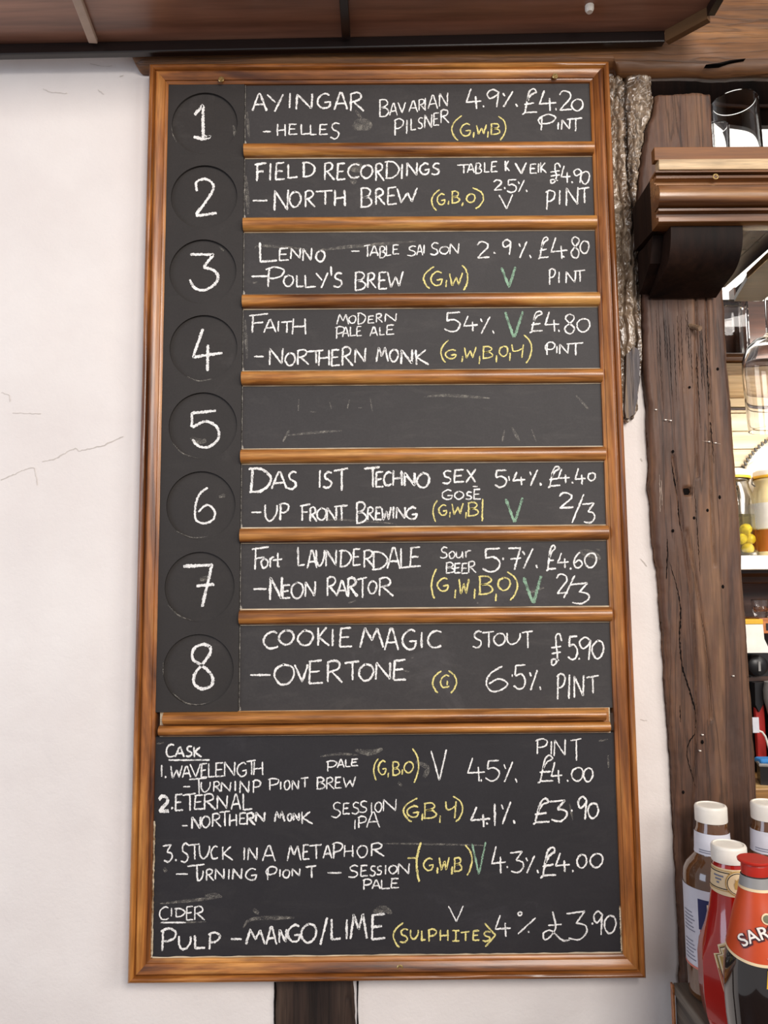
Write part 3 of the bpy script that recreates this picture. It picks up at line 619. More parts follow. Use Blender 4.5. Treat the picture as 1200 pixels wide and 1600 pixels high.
T(3, r[3], 'w', 3.0, KIND, 'M 625 700 565 628;O 700 745 572 620;D 752 805 558 625;E 815 860 575 620;R 870 910 560 615;N 925 1000 558 610;P 615 675 640 718;A 660 700 645 705;L 705 745 640 702;E 745 780 640 700;A 832 880 645 700;L 890 925 645 695;E 930 985 630 692')
T(3, r[3], 'w', 3.9, MAKER, '- 105 170 825 832;N 202 290 778 880;O 302 365 805 885;R 375 450 785 880;T 440 540 790 870;H 510 580 785 885;E 585 645 785 888;R 655 725 768 885;N 735 808 775 868;M 870 945 770 862;O 955 1010 782 860;N 1025 1100 785 875 b;K 1110 1200 785 880')
T(4, r[3], 'w', 3.5, ALC, '5 135 240 550 675;. 230 240 620 630;4 258 345 575 670;% 350 450 578 685')
T(4, r[3], 'g', 5.4, VEG, 'v 515 628 545 710')
T(4, r[3], 'w', 3.4, PRICE, '£ 670 755 545 680;4 768 855 550 672;. 845 860 655 680;8 885 955 565 685;0 965 1048 590 675')
T(4, r[3], 'y', 3.3, ALG, '( 112 165 725 865;G 140 215 785 842;, 240 258 825 862;W 262 335 768 838;, 345 370 825 875;B 375 440 765 840;, 455 470 820 865;O 480 535 762 828;, 540 555 805 855;y 560 632 752 838;) 632 685 695 868')
T(4, r[3], 'w', 3.3, SIZE, 'Q 768 830 738 818;I 832 848 762 808;N 855 915 750 812;T 900 1005 742 822')
T(5, r[5], 'w', 4.4, NAME, 'D 75 215 128 275 b;A 218 312 150 255;S 312 378 150 258;I 510 528 138 250;S 535 600 150 252;T 605 695 128 268;T 795 895 118 245;E 862 918 150 245;C 915 970 150 235;H 975 1035 140 235;N 1045 1115 155 238 b;O 1125 1205 155 248')
T(6, r[5], 'w', 4.0, NAME, 'S 122 185 142 225;E 190 260 135 215;X 272 335 130 215')
T(6, r[5], 'w', 3.1, KIND, '- 315 345 245 235;G 120 190 262 322;O 200 258 270 320;S 268 312 275 322;E 315 365 258 322')
T(6, r[5], 'w', 3.9, ALC, "5 448 530 135 245;' 535 548 175 205;4 568 645 148 232;% 660 745 135 235")
T(6, r[5], 'w', 3.6, PRICE, '£ 785 862 115 248;4 848 920 130 220;. 930 945 208 225;4 955 1020 128 230;0 1035 1082 155 205')
T(6, r[5], 'y', 3.3, ALG, '( 65 95 325 462;G 100 155 355 420;, 165 178 400 435;W 185 255 345 415;, 265 280 400 440;B 282 350 340 425;I 365 385 318 460')
T(6, r[5], 'g', 5.2, VEG, 'v 520 628 312 465')
T(6, r[5], 'w', 3.8, SIZE, '2 855 945 280 378;/ 930 1012 290 470;3 1000 1078 345 470')
T(5, r[5], 'w', 4.0, MAKER, '- 90 155 395 410;U 175 255 355 460;P 262 328 345 450;F 395 460 352 455;R 455 500 370 460;O 500 560 375 450;N 560 625 370 455;T 610 692 358 455;B 745 810 338 470;R 815 860 370 450;E 862 905 370 450;W 905 965 370 450;I 972 985 365 440;N 995 1055 370 440;G 1055 1130 370 445')
T(5, r[6], 'w', 3.8, NAME, 'F 95 200 618 762;o 150 195 690 750;r 200 235 680 745;t 225 285 655 742;L 378 425 618 742;A 440 500 640 752;U 495 550 638 738;N 555 625 635 738;D 640 715 640 740;E 720 775 630 735;R 790 860 638 745;D 840 940 650 760;A 940 1020 625 755;L 1020 1085 625 755;E 1075 1150 620 745')
T(6, r[6], 'w', 3.0, KIND, 'S 108 160 620 690;o 165 205 645 690;u 210 255 645 688;r 262 305 640 685;B 145 200 715 782;E 195 240 720 782;E 240 285 720 785;R 285 335 708 780')
T(6, r[6], 'w', 4.0, ALC, "5 375 490 622 775;' 500 510 685 700;7 535 615 622 762;% 615 718 628 752")
T(6, r[6], 'w', 3.6, PRICE, '£ 775 835 608 768;4 848 915 655 750;. 920 932 745 765;6 945 1000 650 752;0 1012 1088 655 748')
T(6, r[6], 'y', 3.6, ALG, '( 55 90 755 942;G 92 165 812 895;, 195 215 885 940;W 228 290 815 912;, 318 335 880 945;B 350 440 800 915;, 450 468 910 958;O 472 550 808 890;) 525 598 772 950')
T(6, r[6], 'g', 6.2, VEG, 'v 632 742 800 970')
T(6, r[6], 'w', 3.5, SIZE, '2 838 910 788 912;/ 880 955 795 940;3 925 1042 845 975')
T(5, r[6], 'w', 3.9, MAKER, '- 105 185 875 888;N 205 285 805 950 b;E 280 335 855 940;O 340 415 838 940;N 425 492 835 930;R 560 630 805 925;A 625 690 830 925;R 690 755 810 930 b;T 750 815 810 935;O 820 875 830 910;R 885 978 810 925')
T(7, r[7], 'w', 4.2, NAME, 'C 162 260 188 292;O 262 358 178 268;O 380 478 178 275;K 500 578 162 275;I 590 608 170 278;E 635 720 165 285;M 770 918 165 288;A 922 1010 170 302;G 1030 1125 175 300;I 1145 1165 190 290;C 1188 1283 182 288')
T(7, r[7], 'w', 4.2, MAKER, '- 82 212 448 470;O 232 362 392 518;V 362 445 390 500;E 440 538 368 515;R 562 660 368 505;T 672 765 372 492;O 762 855 390 495;N 865 965 378 488;E 970 1058 365 492')
T(8, r[7], 'w', 3.4, KIND, 'S 300 365 178 280;T 362 432 180 278;O 430 502 190 265;U 510 595 190 260;T 600 668 178 282')
T(8, r[7], 'w', 3.7, PRICE, 'f 775 845 198 385;5 878 940 205 355;. 940 955 335 355;9 948 1020 215 355;0 1025 1098 235 345')
T(8, r[7], 'y', 3.3, ALG, '( 58 118 420 552;C 105 165 445 520;1 146 154 478 505;) 155 210 418 552')
T(8, r[7], 'w', 3.5, ALC, "6 380 515 390 545;' 538 548 440 455;5 550 625 380 532;% 640 718 412 535")
T(8, r[7], 'w', 3.6, SIZE, 'P 810 865 435 590;I 870 905 440 590;N 915 978 445 580;T 990 1065 448 555')
K = cask
T(9, K, 'w', 3.6, 'white chalk underlined heading', 'C 145 215 115 215;A 220 290 135 215;S 300 355 130 212;K 360 425 135 215;- 165 490 225 252')
T(9, K, 'w', 3.1, 'white chalk first cask beer name', '1 98 128 275 370;. 135 152 360 380;W 182 275 280 380;A 275 340 285 375;V 335 415 265 370;E 415 470 265 375;L 475 530 265 375;E 525 600 258 370;N 600 690 250 365;G 700 780 258 365;T 775 850 240 355;H 830 905 250 355')
T(9, K, 'w', 3.0, 'white chalk first cask brewer name', '- 280 335 440 452;T 330 465 378 505;U 420 495 410 490;R 515 575 405 485;N 575 655 410 485;I 680 695 400 480;N 720 800 400 495;P 820 888 395 495;P 945 1030 380 475;I 1035 1050 405 470;O 1070 1115 395 470;N 1130 1185 395 470;T 1200 1258 373 452;B 1322 1390 373 465;R 1398 1460 373 465;E 1462 1520 370 460;W 1532 1630 368 450')
T(10, K, 'w', 2.9, KIND, 'P 228 310 225 305;A 310 360 215 275;L 365 405 215 270;E 405 460 212 262')
T(10, K, 'y', 3.1, ALG, '( 570 605 208 365;G 602 665 225 325;, 670 682 310 345;B 705 760 232 330;, 770 785 285 325;O 790 860 230 312;) 848 898 138 380')
T(10, K, 'w', 3.3, WV, 'V 985 1098 142 368')
T(11, K, 'w', 3.1, ALC, '4 90 215 195 360;. 180 195 345 360;5 215 315 210 358;% 330 435 225 365')
T(11, K, 'w', 3.1, SIZE, 'P 562 650 65 170;I 665 680 80 170;N 690 775 65 185;T 805 880 62 218')
T(11, K, 'w', 3.2, PRICE, '£ 580 690 180 372;4 675 750 225 375;. 780 795 345 365;0 812 895 262 358;0 895 962 265 362')
T(9, K, 'w', 3.3, 'white chalk second cask beer name', '2 88 165 515 640 b;2 94 172 525 650 b;. 185 205 600 625 b;E 212 280 505 635 b;T 275 380 500 635;E 360 440 510 625;R 440 535 500 625;N 545 630 515 620;A 655 730 505 625;L 740 820 500 632')
T(9, K, 'w', 3.3, 'white chalk second cask brewer name', '- 272 315 745 758;N 345 420 680 775 b;O 425 490 675 765;R 505 580 655 760;T 560 645 635 755;H 640 700 660 755;E 715 775 650 740;R 775 845 650 745 b;N 845 922 645 720 b;M 995 1075 640 720 b;O 1095 1130 655 715;N 1140 1188 650 710 b;K 1198 1292 640 738')
T(10, K, 'w', 2.8, KIND, 'S 265 340 525 635;E 345 400 530 610;S 412 470 525 610;S 465 530 515 600;I 550 562 525 600;O 580 630 522 595;N 635 738 500 588;I 428 445 650 718;P 455 520 625 710;A 520 615 595 705')
T(10, K, 'y', 3.3, ALG, '( 780 890 495 665;G 810 900 550 632;, 915 930 605 655;B 930 1025 530 640;, 1040 1060 620 672;y 1090 1168 515 640;) 1140 1218 480 665')
T(11, K, 'w', 3.7, ALC, '4 118 250 535 675;. 218 235 640 665;1 270 290 515 668;% 315 420 500 655')
T(11, K, 'w', 3.9, PRICE, '£ 545 665 480 655;3 660 780 490 638;. 805 825 550 575;9 855 920 465 625;0 925 1000 508 615')
T(12, K, 'w', 3.3, 'white chalk third cask beer name', '3 122 195 100 235;. 215 232 210 230;S 258 330 90 240;T 320 410 95 215;U 405 490 105 210;C 495 555 110 212;K 580 672 112 218;I 748 768 120 220;N 785 862 120 220;A 900 1000 105 228;M 1095 1200 105 225;E 1210 1267 98 215;T 1268 1365 98 212;A 1375 1442 108 205;P 1444 1528 82 210;H 1538 1610 103 195;O 1640 1722 103 200;R 1744 1853 87 190')
T(12, K, 'w', 3.2, 'white chalk third cask brewer name', '- 225 320 325 332;T 315 450 255 385;U 385 440 300 380;R 460 520 290 380;N 530 605 285 370;I 630 645 290 370;N 665 742 285 370;G 765 858 285 375;Q 928 1015 270 375;I 1030 1045 290 350;O 1060 1115 295 358;N 1130 1195 285 345;T 1236 1322 265 358')
T(13, K, 'w', 3.0, KIND, '- 240 340 285 305;S 385 465 240 330;E 470 530 240 320;S 540 590 245 318;S 590 635 245 310;I 650 665 240 305;O 680 740 240 300;N 745 830 225 305;P 490 560 340 415;A 560 620 345 410;L 620 690 345 412;E 690 755 335 405')
T(13, K, 'y', 3.4, ALG, '- 815 880 185 192;( 880 915 75 360 b;G 928 1005 190 278;, 1025 1038 255 300;W 1045 1115 180 275;, 1130 1145 250 305;B 1150 1208 185 285;) 1228 1283 92 310')
T(14, K, 'g', 3.9, 'pale green chalk letter V', 'v 122 215 72 290')
T(14, K, 'w', 3.4, ALC, '4 262 355 98 285;. 360 375 235 250;3 385 480 135 282;% 485 585 165 285')
T(14, K, 'w', 3.4, PRICE, '£ 598 710 110 318 b;4 705 800 145 278;. 815 830 262 278;0 850 920 155 252;0 942 1030 148 248')
T(12, K, 'w', 2.9, 'white chalk underlined lower heading', 'C 90 170 585 685;I 180 200 595 660;D 215 295 598 662;E 300 360 580 690;R 365 450 580 688;- 110 300 700 716;- 110 300 703 712')
T(12, K, 'w', 4.3, 'white chalk cider name', 'P 102 230 755 930;U 245 345 812 920;L 365 450 808 912;P 475 570 785 920;- 655 740 832 840;M 775 920 765 880;A 930 1010 740 880;N 1030 1090 760 865;G 1092 1200 725 860;O 1202 1323 715 862;/ 1350 1410 666 883;L 1432 1513 682 847;I 1550 1567 682 836;M 1588 1718 640 834;E 1740 1860 640 840')
T(13, K, 'y', 3.4, 'yellow chalk allergen word in brackets', '( 708 790 655 830;S 755 825 700 800;U 835 895 705 775;L 915 945 710 782;P 960 1025 700 790;H 1048 1110 705 785;I 1155 1175 710 785;- 1138 1190 712 710;- 1138 1190 786 784;T 1200 1262 718 786;E 1281 1335 711 782;S 1352 1420 717 790;> 1372 1450 660 826')
T(13, K, 'w', 2.6, WV, 'V 1110 1217 530 645')
T(14, K, 'w', 3.2, ALC, '4 285 392 575 725;O 440 470 555 580;/ 430 570 595 708;. 508 522 688 700')
T(14, K, 'w', 3.3, PRICE, '& 615 805 555 755;3 780 920 550 750;. 948 968 628 645 b;9 965 1030 548 715;0 1040 1122 578 705')
for k, (zn, sp) in enumerate(((15, '#1 195 285 105 280'), (15, '#2 205 315 478 665'), (15, '#3 178 320 850 1035'), (15, '#4 188 345 1230 1438'), (16, '#5 185 330 68 255'), (16, '#6 200 310 455 635'), (16, '#7 148 302 838 1052'), (16, '#8 190 308 1238 1460'))):
    wr(zn, discs[k], 'w', (6.6, 6.0, 6.0, 6.0, 5.8, 4.6, 6.2, 6.0)[k], 'white chalk row number', sp, 'disc').name = 'chalk_numeral'
# rubbed-out ghosts and chalk dust left on the slate; pale arcs along the recess rims
def smear(parent, pix, wpx, name='chalk_smear', mat=None, Y=YS-.0002):
    p = resample(catmull(pix) if len(pix) > 2 else pix, 4); bm = bmesh.new(); pts = [Vector((at(u, v, Y).x, Y, at(u, v, Y).z)) for u, v in p]; n = len(p)
    ribbon(bm, pts, [((wpx*.00042*math.sin(PI*(i+.5)/n)**.5*random.uniform(.85, 1.1)),)*2 for i in range(n)]); link(name, bm, mat or SMEAR, parent)
for row, pix, wp in ((0, [(552, 200), (566, 194), (580, 200)], 22), (0, [(555, 172), (565, 185)], 5), (1, [(545, 258), (556, 262), (566, 258)], 18), (1, [(548, 280), (556, 286)], 10),
                     (2, [(490, 392), (540, 386), (590, 382), (650, 377)], 6), (2, [(398, 388), (404, 384), (440, 386), (480, 390)], 5), (2, [(565, 384), (600, 380)], 4), (2, [(395, 442), (402, 440)], 4),
                     (4, [(467, 624), (466, 642)], 2), (4, [(515, 628), (518, 639)], 2), (4, [(546, 624), (543, 638)], 2), (4, [(578, 620), (582, 643)], 2), (4, [(484, 643), (494, 644)], 2), (4, [(450, 680), (490, 676), (535, 673)], 4), (4, [(442, 690), (452, 672)], 4),
                     (4, [(662, 620), (700, 618), (765, 622)], 5), (4, [(785, 690), (788, 672)], 3), (4, [(800, 668), (812, 690)], 5), (4, [(830, 670), (838, 690)], 2), (4, [(900, 618), (920, 640)], 4),
                     (4, [(560, 637), (566, 637)], 2), (5, [(500, 815), (530, 812), (615, 818)], 3), (5, [(618, 818), (622, 826)], 2), (6, [(905, 862), (925, 866), (938, 874)], 12), (6, [(545, 942), (556, 938)], 3), (6, [(820, 928), (850, 918)], 4), (6, [(932, 857), (938, 860)], 3),
                     (7, [(628, 1046), (640, 1050)], 3), (7, [(642, 1027), (646, 1028)], 2), (0, [(386, 175), (389, 215)], 5), (1, [(384, 275), (388, 335)], 7), (3, [(383, 500), (386, 560)], 5), (6, [(745, 940), (748, 944)], 3)):
    smear(rowp[row], pix, wp)
for pix, wp in (([(500, 1182), (530, 1178), (560, 1180)], 4), ([(555, 1172), (578, 1176), (598, 1170)], 9), ([(650, 1190), (668, 1200), (662, 1215)], 8), ([(622, 1222), (628, 1228)], 5), ([(250, 1412), (290, 1408), (345, 1402)], 5), ([(320, 1400), (335, 1398), (347, 1402)], 6),
                ([(395, 1420), (405, 1428)], 6), ([(380, 1450), (395, 1436), (460, 1434)], 6), ([(250, 1442), (300, 1441), (322, 1440)], 3), ([(583, 1425), (600, 1420), (612, 1428)], 10), ([(890, 1255), (895, 1282)], 3), ([(950, 1180), (951, 1200)], 3), ([(256, 1356), (260, 1362)], 6), ([(590, 1318), (680, 1319), (760, 1321)], 3), ([(935, 1158), (950, 1155)], 3), ([(245, 1162), (258, 1160)], 3)):
    smear(cask, pix, wp)
for k, pix, wp in ((4, [(298, 684), (312, 690), (322, 688)], 9), (5, [(342, 776), (352, 774)], 6), (6, [(312, 906), (326, 902)], 9), (3, [(292, 588), (310, 595), (332, 592)], 2), (4, [(268, 690), (285, 708), (310, 716)], 1.6), (5, [(276, 830), (300, 840), (325, 838)], 1.6), (6, [(262, 945), (280, 962), (302, 970)], 2), (7, [(270, 1083), (290, 1098), (312, 1101), (328, 1096)], 2), (7, [(255, 1035), (255, 1055)], 1.4), (0, [(268, 196), (270, 210), (276, 222)], 1.4), (0, [(365, 196), (368, 214)], 5), (2, [(342, 385), (350, 392)], 3)):
    smear(discs[k], pix, wp, Y=YC-.0002 if wp < 3 else YC+.0033)  # the narrow ones run along the lower left rims

# ------------------------------------------------------------------ cornice shelf and corbel
YF = -.11; xs0, xs1 = .3515, 1.40
shelf = thing('cornice_shelf', (.87, .0, .332), 'wide moulded brown shelf above the post holding the glasses', 'shelf')
link('top_board', boxm((.400, YF+.012, .4225), (xs1, .132, .4345)), FASCIA, shelf)
link('fascia', boxm((xs0, YF, .4180), (xs1, YF+.011, .4356), .0006), FASCIA, shelf)
link('light_band', boxm((xs0+.004, YF-.003, .4035), (xs1, YF+.010, .4178), .0008), LIGHTBAND, shelf, label='lighter flat band')
mould = [(YF+.02, .4033), (YF-.001, .4033), (YF-.001, .4010), (YF+.012, .4000), (YF+.012, .3970), (YF-.002, .3958), (YF-.002, .3925), (YF+.006, .3913), (YF+.006, .3890), (YF-.001, .3850)]
for i in range(13):
    a = -PI/2+PI*i/12; mould.append((YF-.001-.011*math.cos(a), .3680-.0150*math.sin(a)))
mould += [(YF+.009, .3525), (YF+.009, .3512), (YF-.005, .3505), (YF-.005, .3475), (YF+.003, .3465), (YF+.004, .3425), (YF-.004, .3395), (YF-.004, .3340), (YF-.002, .3325), (YF+.02, .3325)]
link('cornice_moulding', prism(mould, 'X', xs0, xs1), SHELFW, shelf, smooth=True)
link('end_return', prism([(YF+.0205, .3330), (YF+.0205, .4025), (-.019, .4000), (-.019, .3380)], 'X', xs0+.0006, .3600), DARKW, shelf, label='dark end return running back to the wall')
link('underside_plank', boxm((.3605, YF+.021, .335), (.4795, -.0205, .345)), BARWOOD, shelf)
GREYB = wood('grey_underside_wood', (66, 56, 58), (96, 84, 88), (116, 104, 108), 'Y', .8, .5, .1, .2, 22)
for x0, x1 in ((.4800, .5050), (.5060, .5330)): link('underside_plank', boxm((x0, YF+.021, .335), (x1, .105, .345)), GREYB, shelf)
link('underside_plank', boxm((.5620, YF+.021, .3372), (xs1, .132, .345)), BARWOOD, shelf)
for u, v in ((1176, 372), (1182, 379), (1163, 391)):
    q = at(u, v, .0); k_ = (.3350-CAM.z)/(q.z-CAM.z); q = CAM+(q-CAM)*k_; link('screw_hole', lathe([(.0001, .3345), (.003, .3345), (.003, .3349), (.0001, .3349)], q.x, q.y, 10), BLACKP, shelf)
p = at(1118, 276, YF-.002); bm = bmesh.new(); N = 20
tor = [[Vector(((.0030+.0010*math.cos(2*PI*b/8))*math.cos(2*PI*a/N), .0010*math.sin(2*PI*b/8), (.0030+.0010*math.cos(2*PI*b/8))*math.sin(2*PI*a/N)))+p for b in range(8)] for a in range(N)]
tv = [[bm.verts.new(q) for q in r_] for r_ in tor]
for a in range(N):
    for b in range(8): bm.faces.new((tv[a][b], tv[(a+1) % N][b], tv[(a+1) % N][(b+1) % 8], tv[a][(b+1) % 8]))
link('screw_eye', bm, BRASS, shelf, smooth=True)
cb = [(-.0185, .3318), (YF+.005, .3318)]+catmull([(-.105, .3300), (-.1035, .316), (-.0985, .302), (-.090, .291), (-.077, .2835), (-.058, .2790), (-.040, .2760), (-.0185, .2705)], step=3)
corbel = thing('corbel', (.42, -.05, .2705), 'dark rounded wooden corbel under the moulded shelf on the post', 'corbel')
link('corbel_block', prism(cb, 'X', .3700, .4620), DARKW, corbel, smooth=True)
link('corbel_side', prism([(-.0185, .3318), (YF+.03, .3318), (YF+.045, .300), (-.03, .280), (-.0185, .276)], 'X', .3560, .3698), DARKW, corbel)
# ------------------------------------------------------------------ glasses by the shelf
def tumbler(name, cx, cy, zb_, h, rb, rt, label, cat='glass', group=None, th=.0028):
    pr_ = [(0, zb_), (rb*.92, zb_), (rb, zb_+.004), (rb, zb_+.009), (rb+(rt-rb)*.5, zb_+h*.5), (rt, zb_+h-.004), (rt, zb_+h-.001), (rt-.0008, zb_+h), (rt-th, zb_+h-.001), (rt-th, zb_+h-.004), (rb+(rt-rb)*.5-th, zb_+h*.5), (rb-th, zb_+.021), (rb-th, zb_+.016), (rb*.6, zb_+.011), (0, zb_+.011)]
    o = link(name, lathe(pr_, cx, cy, 64, cap=False), GLASS, None, origin=(cx, cy, zb_), smooth=True); return tag(o, label, cat, group)
pg_ = at(1146, 160, .085)
tumbler('pint_glass', pg_.x+.001, .085, .4352, at(1146, 160, .085).z-.4352, .040, .0345, 'tall clear pint glass standing nearest the post on the moulded shelf')
tumbler('tumbler', at(1119, 210, .024).x, .024, .4352, at(1121, 200, .024).z-.4352, .0165, .0185, 'short clear tumbler on the moulded shelf half behind the post')
def wine_glass(cx, cy, ztop_):
    # hangs upside down: foot at the top, rim at the bottom
    R = .041
    outer = [(.0370, .148), (.0385, .120), (.0405, .080), (.0415, .055), (.0405, .035), (.035, .018), (.024, .006), (.010, .0005), (.0045, -.006), (.0038, -.030), (.0040, -.0640), (.008, -.0665), (.032, -.0680), (.032, -.0700), (0, -.0700)]
    inner = [(0, .006), (.012, .005), (.026, .014), (.034, .024), (.0388, .040), (.0398, .056), (.0388, .080), (.0368, .120), (.0352, .148)]
    zz = lambda k: ztop_-k
    pr_ = [(r, zz(k)) for r, k in reversed(outer)]; pr_ = pr_+[(r, zz(k)) for r, k in reversed(inner)]
    return pr_
wz = .2600
wc = X(1199, 480, .115)
o = link('wine_glass', lathe(wine_glass(wc, .115, wz), wc, .115, 64, cap=False), GLASS, None, origin=(wc, .115, wz-.148), smooth=True)
tag(o, 'stemmed wine glass hanging upside down under the moulded shelf', 'wine glass')
rk = thing('glass_rack', (wc, .12, .31), 'brown wooden rack under the moulded shelf holding the wine glass', 'rack')
link('rack_board', prism([(.5285, -.085), (wc-.0060, -.085), (wc-.0060, .119), (.553, .119), (.532, .030), (.529, -.03)], 'Z', .3180, .3260), BARWOOD, rk)
link('rack_board', prism([(wc+.0060, -.085), (xs1, -.085), (xs1, .119), (wc+.0060, .119)], 'Z', .3180, .3260), BARWOOD, rk)
link('rack_edge', prism([(.5270, -.085), (.5283, -.085), (.5288, -.03), (.5318, .030), (.5303, .030), (.5275, -.03)], 'Z', .3178, .3268), PINE, rk, label='golden lit edge of the board')  # strip paler than its board; light on the edge is put into the colour
for x_ in (.566, .70, .95): link('rack_hanger', boxm((x_, -.060, .3262), (x_+.012, -.046, .3370)), BLACKP, rk)
# ------------------------------------------------------------------ back bar in the alcove
bb = thing('back_bar', (.95, .42, -1.55), 'lit back bar unit with cream boarding and shelves behind the post', 'back bar')
link('header_board', boxm((.50, .455, Z(196, .455, 1190)), (1.48, .4685, 1.18)), DARKW, bb)
link('header_rail', boxm((.50, .447, Z(170, .455, 1190)), (1.48, .4548, Z(166, .455, 1190)), .001), BARWOOD, bb)
zsU0, zsU1 = Z(587, .30, 1150), Z(567, .30, 1150)
link('shelf_board', boxm((.50, .30, zsU0), (1.48, .468, zsU1), .001), LIGHTBAND, bb, label='upper shelf with pale front edge')
rg = bmesh.new(); tube([(.50, .312, zsU1+.0115), (1.48, .312, zsU1+.0115)], .0105, 14, rg); link('gallery_rail', rg, SHELFW, bb, smooth=True)
link('stile', boxm((X(1147, 460, .44), .440, zsU1), (1.40, .462, Z(449, .44, 1160))), BARWOOD, bb)
zs0, zs1 = Z(890, .30, 1165), Z(868, .30, 1165)
link('shelf_board', boxm((.50, .30, zs0), (1.48, .468, zs1), .001), WHITEP, bb, label='lower shelf with white front edge')
ys_ = [625, 637, 641, 646, 674, 702, 730, 758, 786, 814, 842, 868]
for k, (a, b) in enumerate(zip(ys_, ys_[1:])):
    z1 = Z(a, .468, 1170) if k else zsU0; z0 = Z(b, .468, 1170)
    m = BARWOOD if k == 1 else CREAM; yy = .462 if k in (0, 2) else .466
    link('back_plank', boxm((.50, yy, max(z0, zs1)+.0008), (1.48, .482, z1-.0008), .0008), m, bb)
link('lower_moulding', prism([(.34, zs0), (.34, zs0-.006), (.352, zs0-.012), (.356, zs0-.022), (.36, zs0-.024), (.36, zs0)], 'X', .50, 1.48), BARWOOD, bb)
zw = Z(1232, .26, 1190)
zl = Z(966, .36, 1190)
link('dark_back', boxm((.50, .455, zw), (1.48, .482, zs0-.0005)), BARWOOD, bb)
link('worktop', boxm((.50, .26, zw-.035), (1.48, .482, zw), .002), PINE, bb, label='pale pine worktop')
link('plinth', boxm((.50, .30, -1.55), (1.48, .482, zw-.036)), BARWOOD, bb)
link('drawer_ledge', boxm((X(1187, 980, .36), .36, Z(990, .36, 1190)), (1.48, .454, zl), .001), ORANGE, bb, label='orange brown wooden ledge')
link('ledge_hole', boxm((X(1197, 980, .36), .3588, Z(985, .36, 1190)), (X(1206, 980, .36), .3605, Z(974, .36, 1190))), BLACKP, bb)
# square clear jar behind the gallery rail
jx, jy, jz = X(1143, 510, .38), .385, zsU1
bm = boxm((jx-.034, jy-.034, jz), (jx+.022, jy+.034, Z(472, .37, 1143)), .006)
inn = boxm((jx-.031, jy-.031, jz+.006), (jx+.019, jy+.031, Z(472, .37, 1143)-.003), .005); me = bpy.data.meshes.new('t'); inn.to_mesh(me); inn.free(); bm.from_mesh(me)
tag(link('square_glass_jar', bm, GLASS, None, origin=(jx, jy, jz)), 'square clear glass jar on the upper back bar shelf beside the post', 'jar')
# toothed blade hung on the boarding
sb = thing('saw_blade', (X(1277, 790, .45), .4585, Z(790, .45, 1190)-.16), 'round pale saw blade with dark pointed teeth on the cream boarding', 'saw blade')
cxb, czb, rb_ = X(1277, 790, .45), Z(790, .45, 1190), .1555
bm = bmesh.new(); lathe([(rb_, 0), (rb_, .003)], 0, 0, 90, bm); bmesh.ops.rotate(bm, verts=bm.verts, matrix=Matrix.Rotation(PI/2, 3, 'X')); bmesh.ops.translate(bm, verts=bm.verts, vec=(cxb, .4605, czb)); link('blade_disc', bm, CREAM, sb)
NT_ = 112
for k in range(NT_):
    a = 2*PI*k/NT_
    if not (PI*.5 < a < PI): continue
    c, s = math.cos(a), math.sin(a); t_ = (-s, c); R0, R1 = rb_-.002, rb_+.0062
    prism_pts = [(cxb+R0*c-t_[0]*.0032, czb+R0*s-t_[1]*.0032), (cxb+R1*c-t_[0]*.0030, czb+R1*s-t_[1]*.0030), (cxb+R0*c+t_[0]*.0036, czb+R0*s+t_[1]*.0036)]
    link('tooth', prism(prism_pts, 'Y', .4565, .4604), BLACKP, sb)
# preserving jars
def jar(cx, cy, zb_, r, h, fill, fillmat, label, glassmat, lab=None, out=0.0):
    t = thing('preserving_jar', (cx, cy, zb_), label, 'jar')
    pr_ = [(0, zb_), (r*.92, zb_), (r, zb_+.006), (r, zb_+h*.58), (r*.97, zb_+h*.66), (r*.80, zb_+h*.78), (r*.76, zb_+h*.84), (r*.80, zb_+h*.86), (r*.80, zb_+h*.885)]
    pin = [(rr_-.0025 if rr_ > .01 else 0, zz_+(.003 if zz_ < zb_+.01 else 0)) for rr_, zz_ in pr_]
    link('jar_body', lathe(pr_+list(reversed(pin)), cx, cy, 40, cap=False), glassmat, t, smooth='all')
    link('rubber_seal', lathe([(r*.70, zb_+h*.886), (r*.86, zb_+h*.886), (r*.87, zb_+h*.90), (r*.86, zb_+h*.915), (r*.70, zb_+h*.915)], cx, cy, 40), SEAL, t, smooth=True)
    link('lid', lathe([(r*.80, zb_+h*.916), (r*.82, zb_+h*.93), (r*.80, zb_+h*.97), (r*.6, zb_+h), (0, zb_+h)], cx, cy, 40), WHITEP, t, smooth=True)  # white colour carries the glare on the glass lid
    if fill: link('contents', lathe([(0, zb_+.0036), (r-.0075+out, zb_+.0036), (r-.0030+out, zb_+.009), (r-.0030+out, zb_+h*fill), (0, zb_+h*fill)], cx, cy, 40, cap=False), fillmat, t, smooth=True)
    if lab: link('glare_band', lathe([(r+.0004, zb_+h*lab[0]), (r+.0006, zb_+h*lab[0]), (r+.0006, zb_+h*lab[1]), (r+.0004, zb_+h*lab[1])], cx, cy, 40, cap=False), WHITEP, t, smooth=True)  # white band paints the glare across the jar glass
    pts = [Vector((cx-r*.86-.0015, cy, zb_+h*.90)), Vector((cx-r*.92, cy, zb_+h*.88)), Vector((cx-r*.95, cy, zb_+h*.83)), Vector((cx-r*.82, cy, zb_+h*.80))]
    link('wire_clasp', tube(pts, .0012, 6), STEEL, t); return t
zj = zs1
jh = Z(734, .37, 1170)-zj
j1 = X(1143, 800, .37)
jar(j1, .37, zj, .0415, jh, .47, BRINE, 'glass jar of yellow pickled fruit beside the dark post', GLASS)
j2 = X(1213, 800, .365)
jar(j2, .365, zj, .0445, jh, .30, CLIQ, 'cream preserving jar with amber preserve on the white shelf', JARCREAM, (.31, .60), .0033)
k = 0
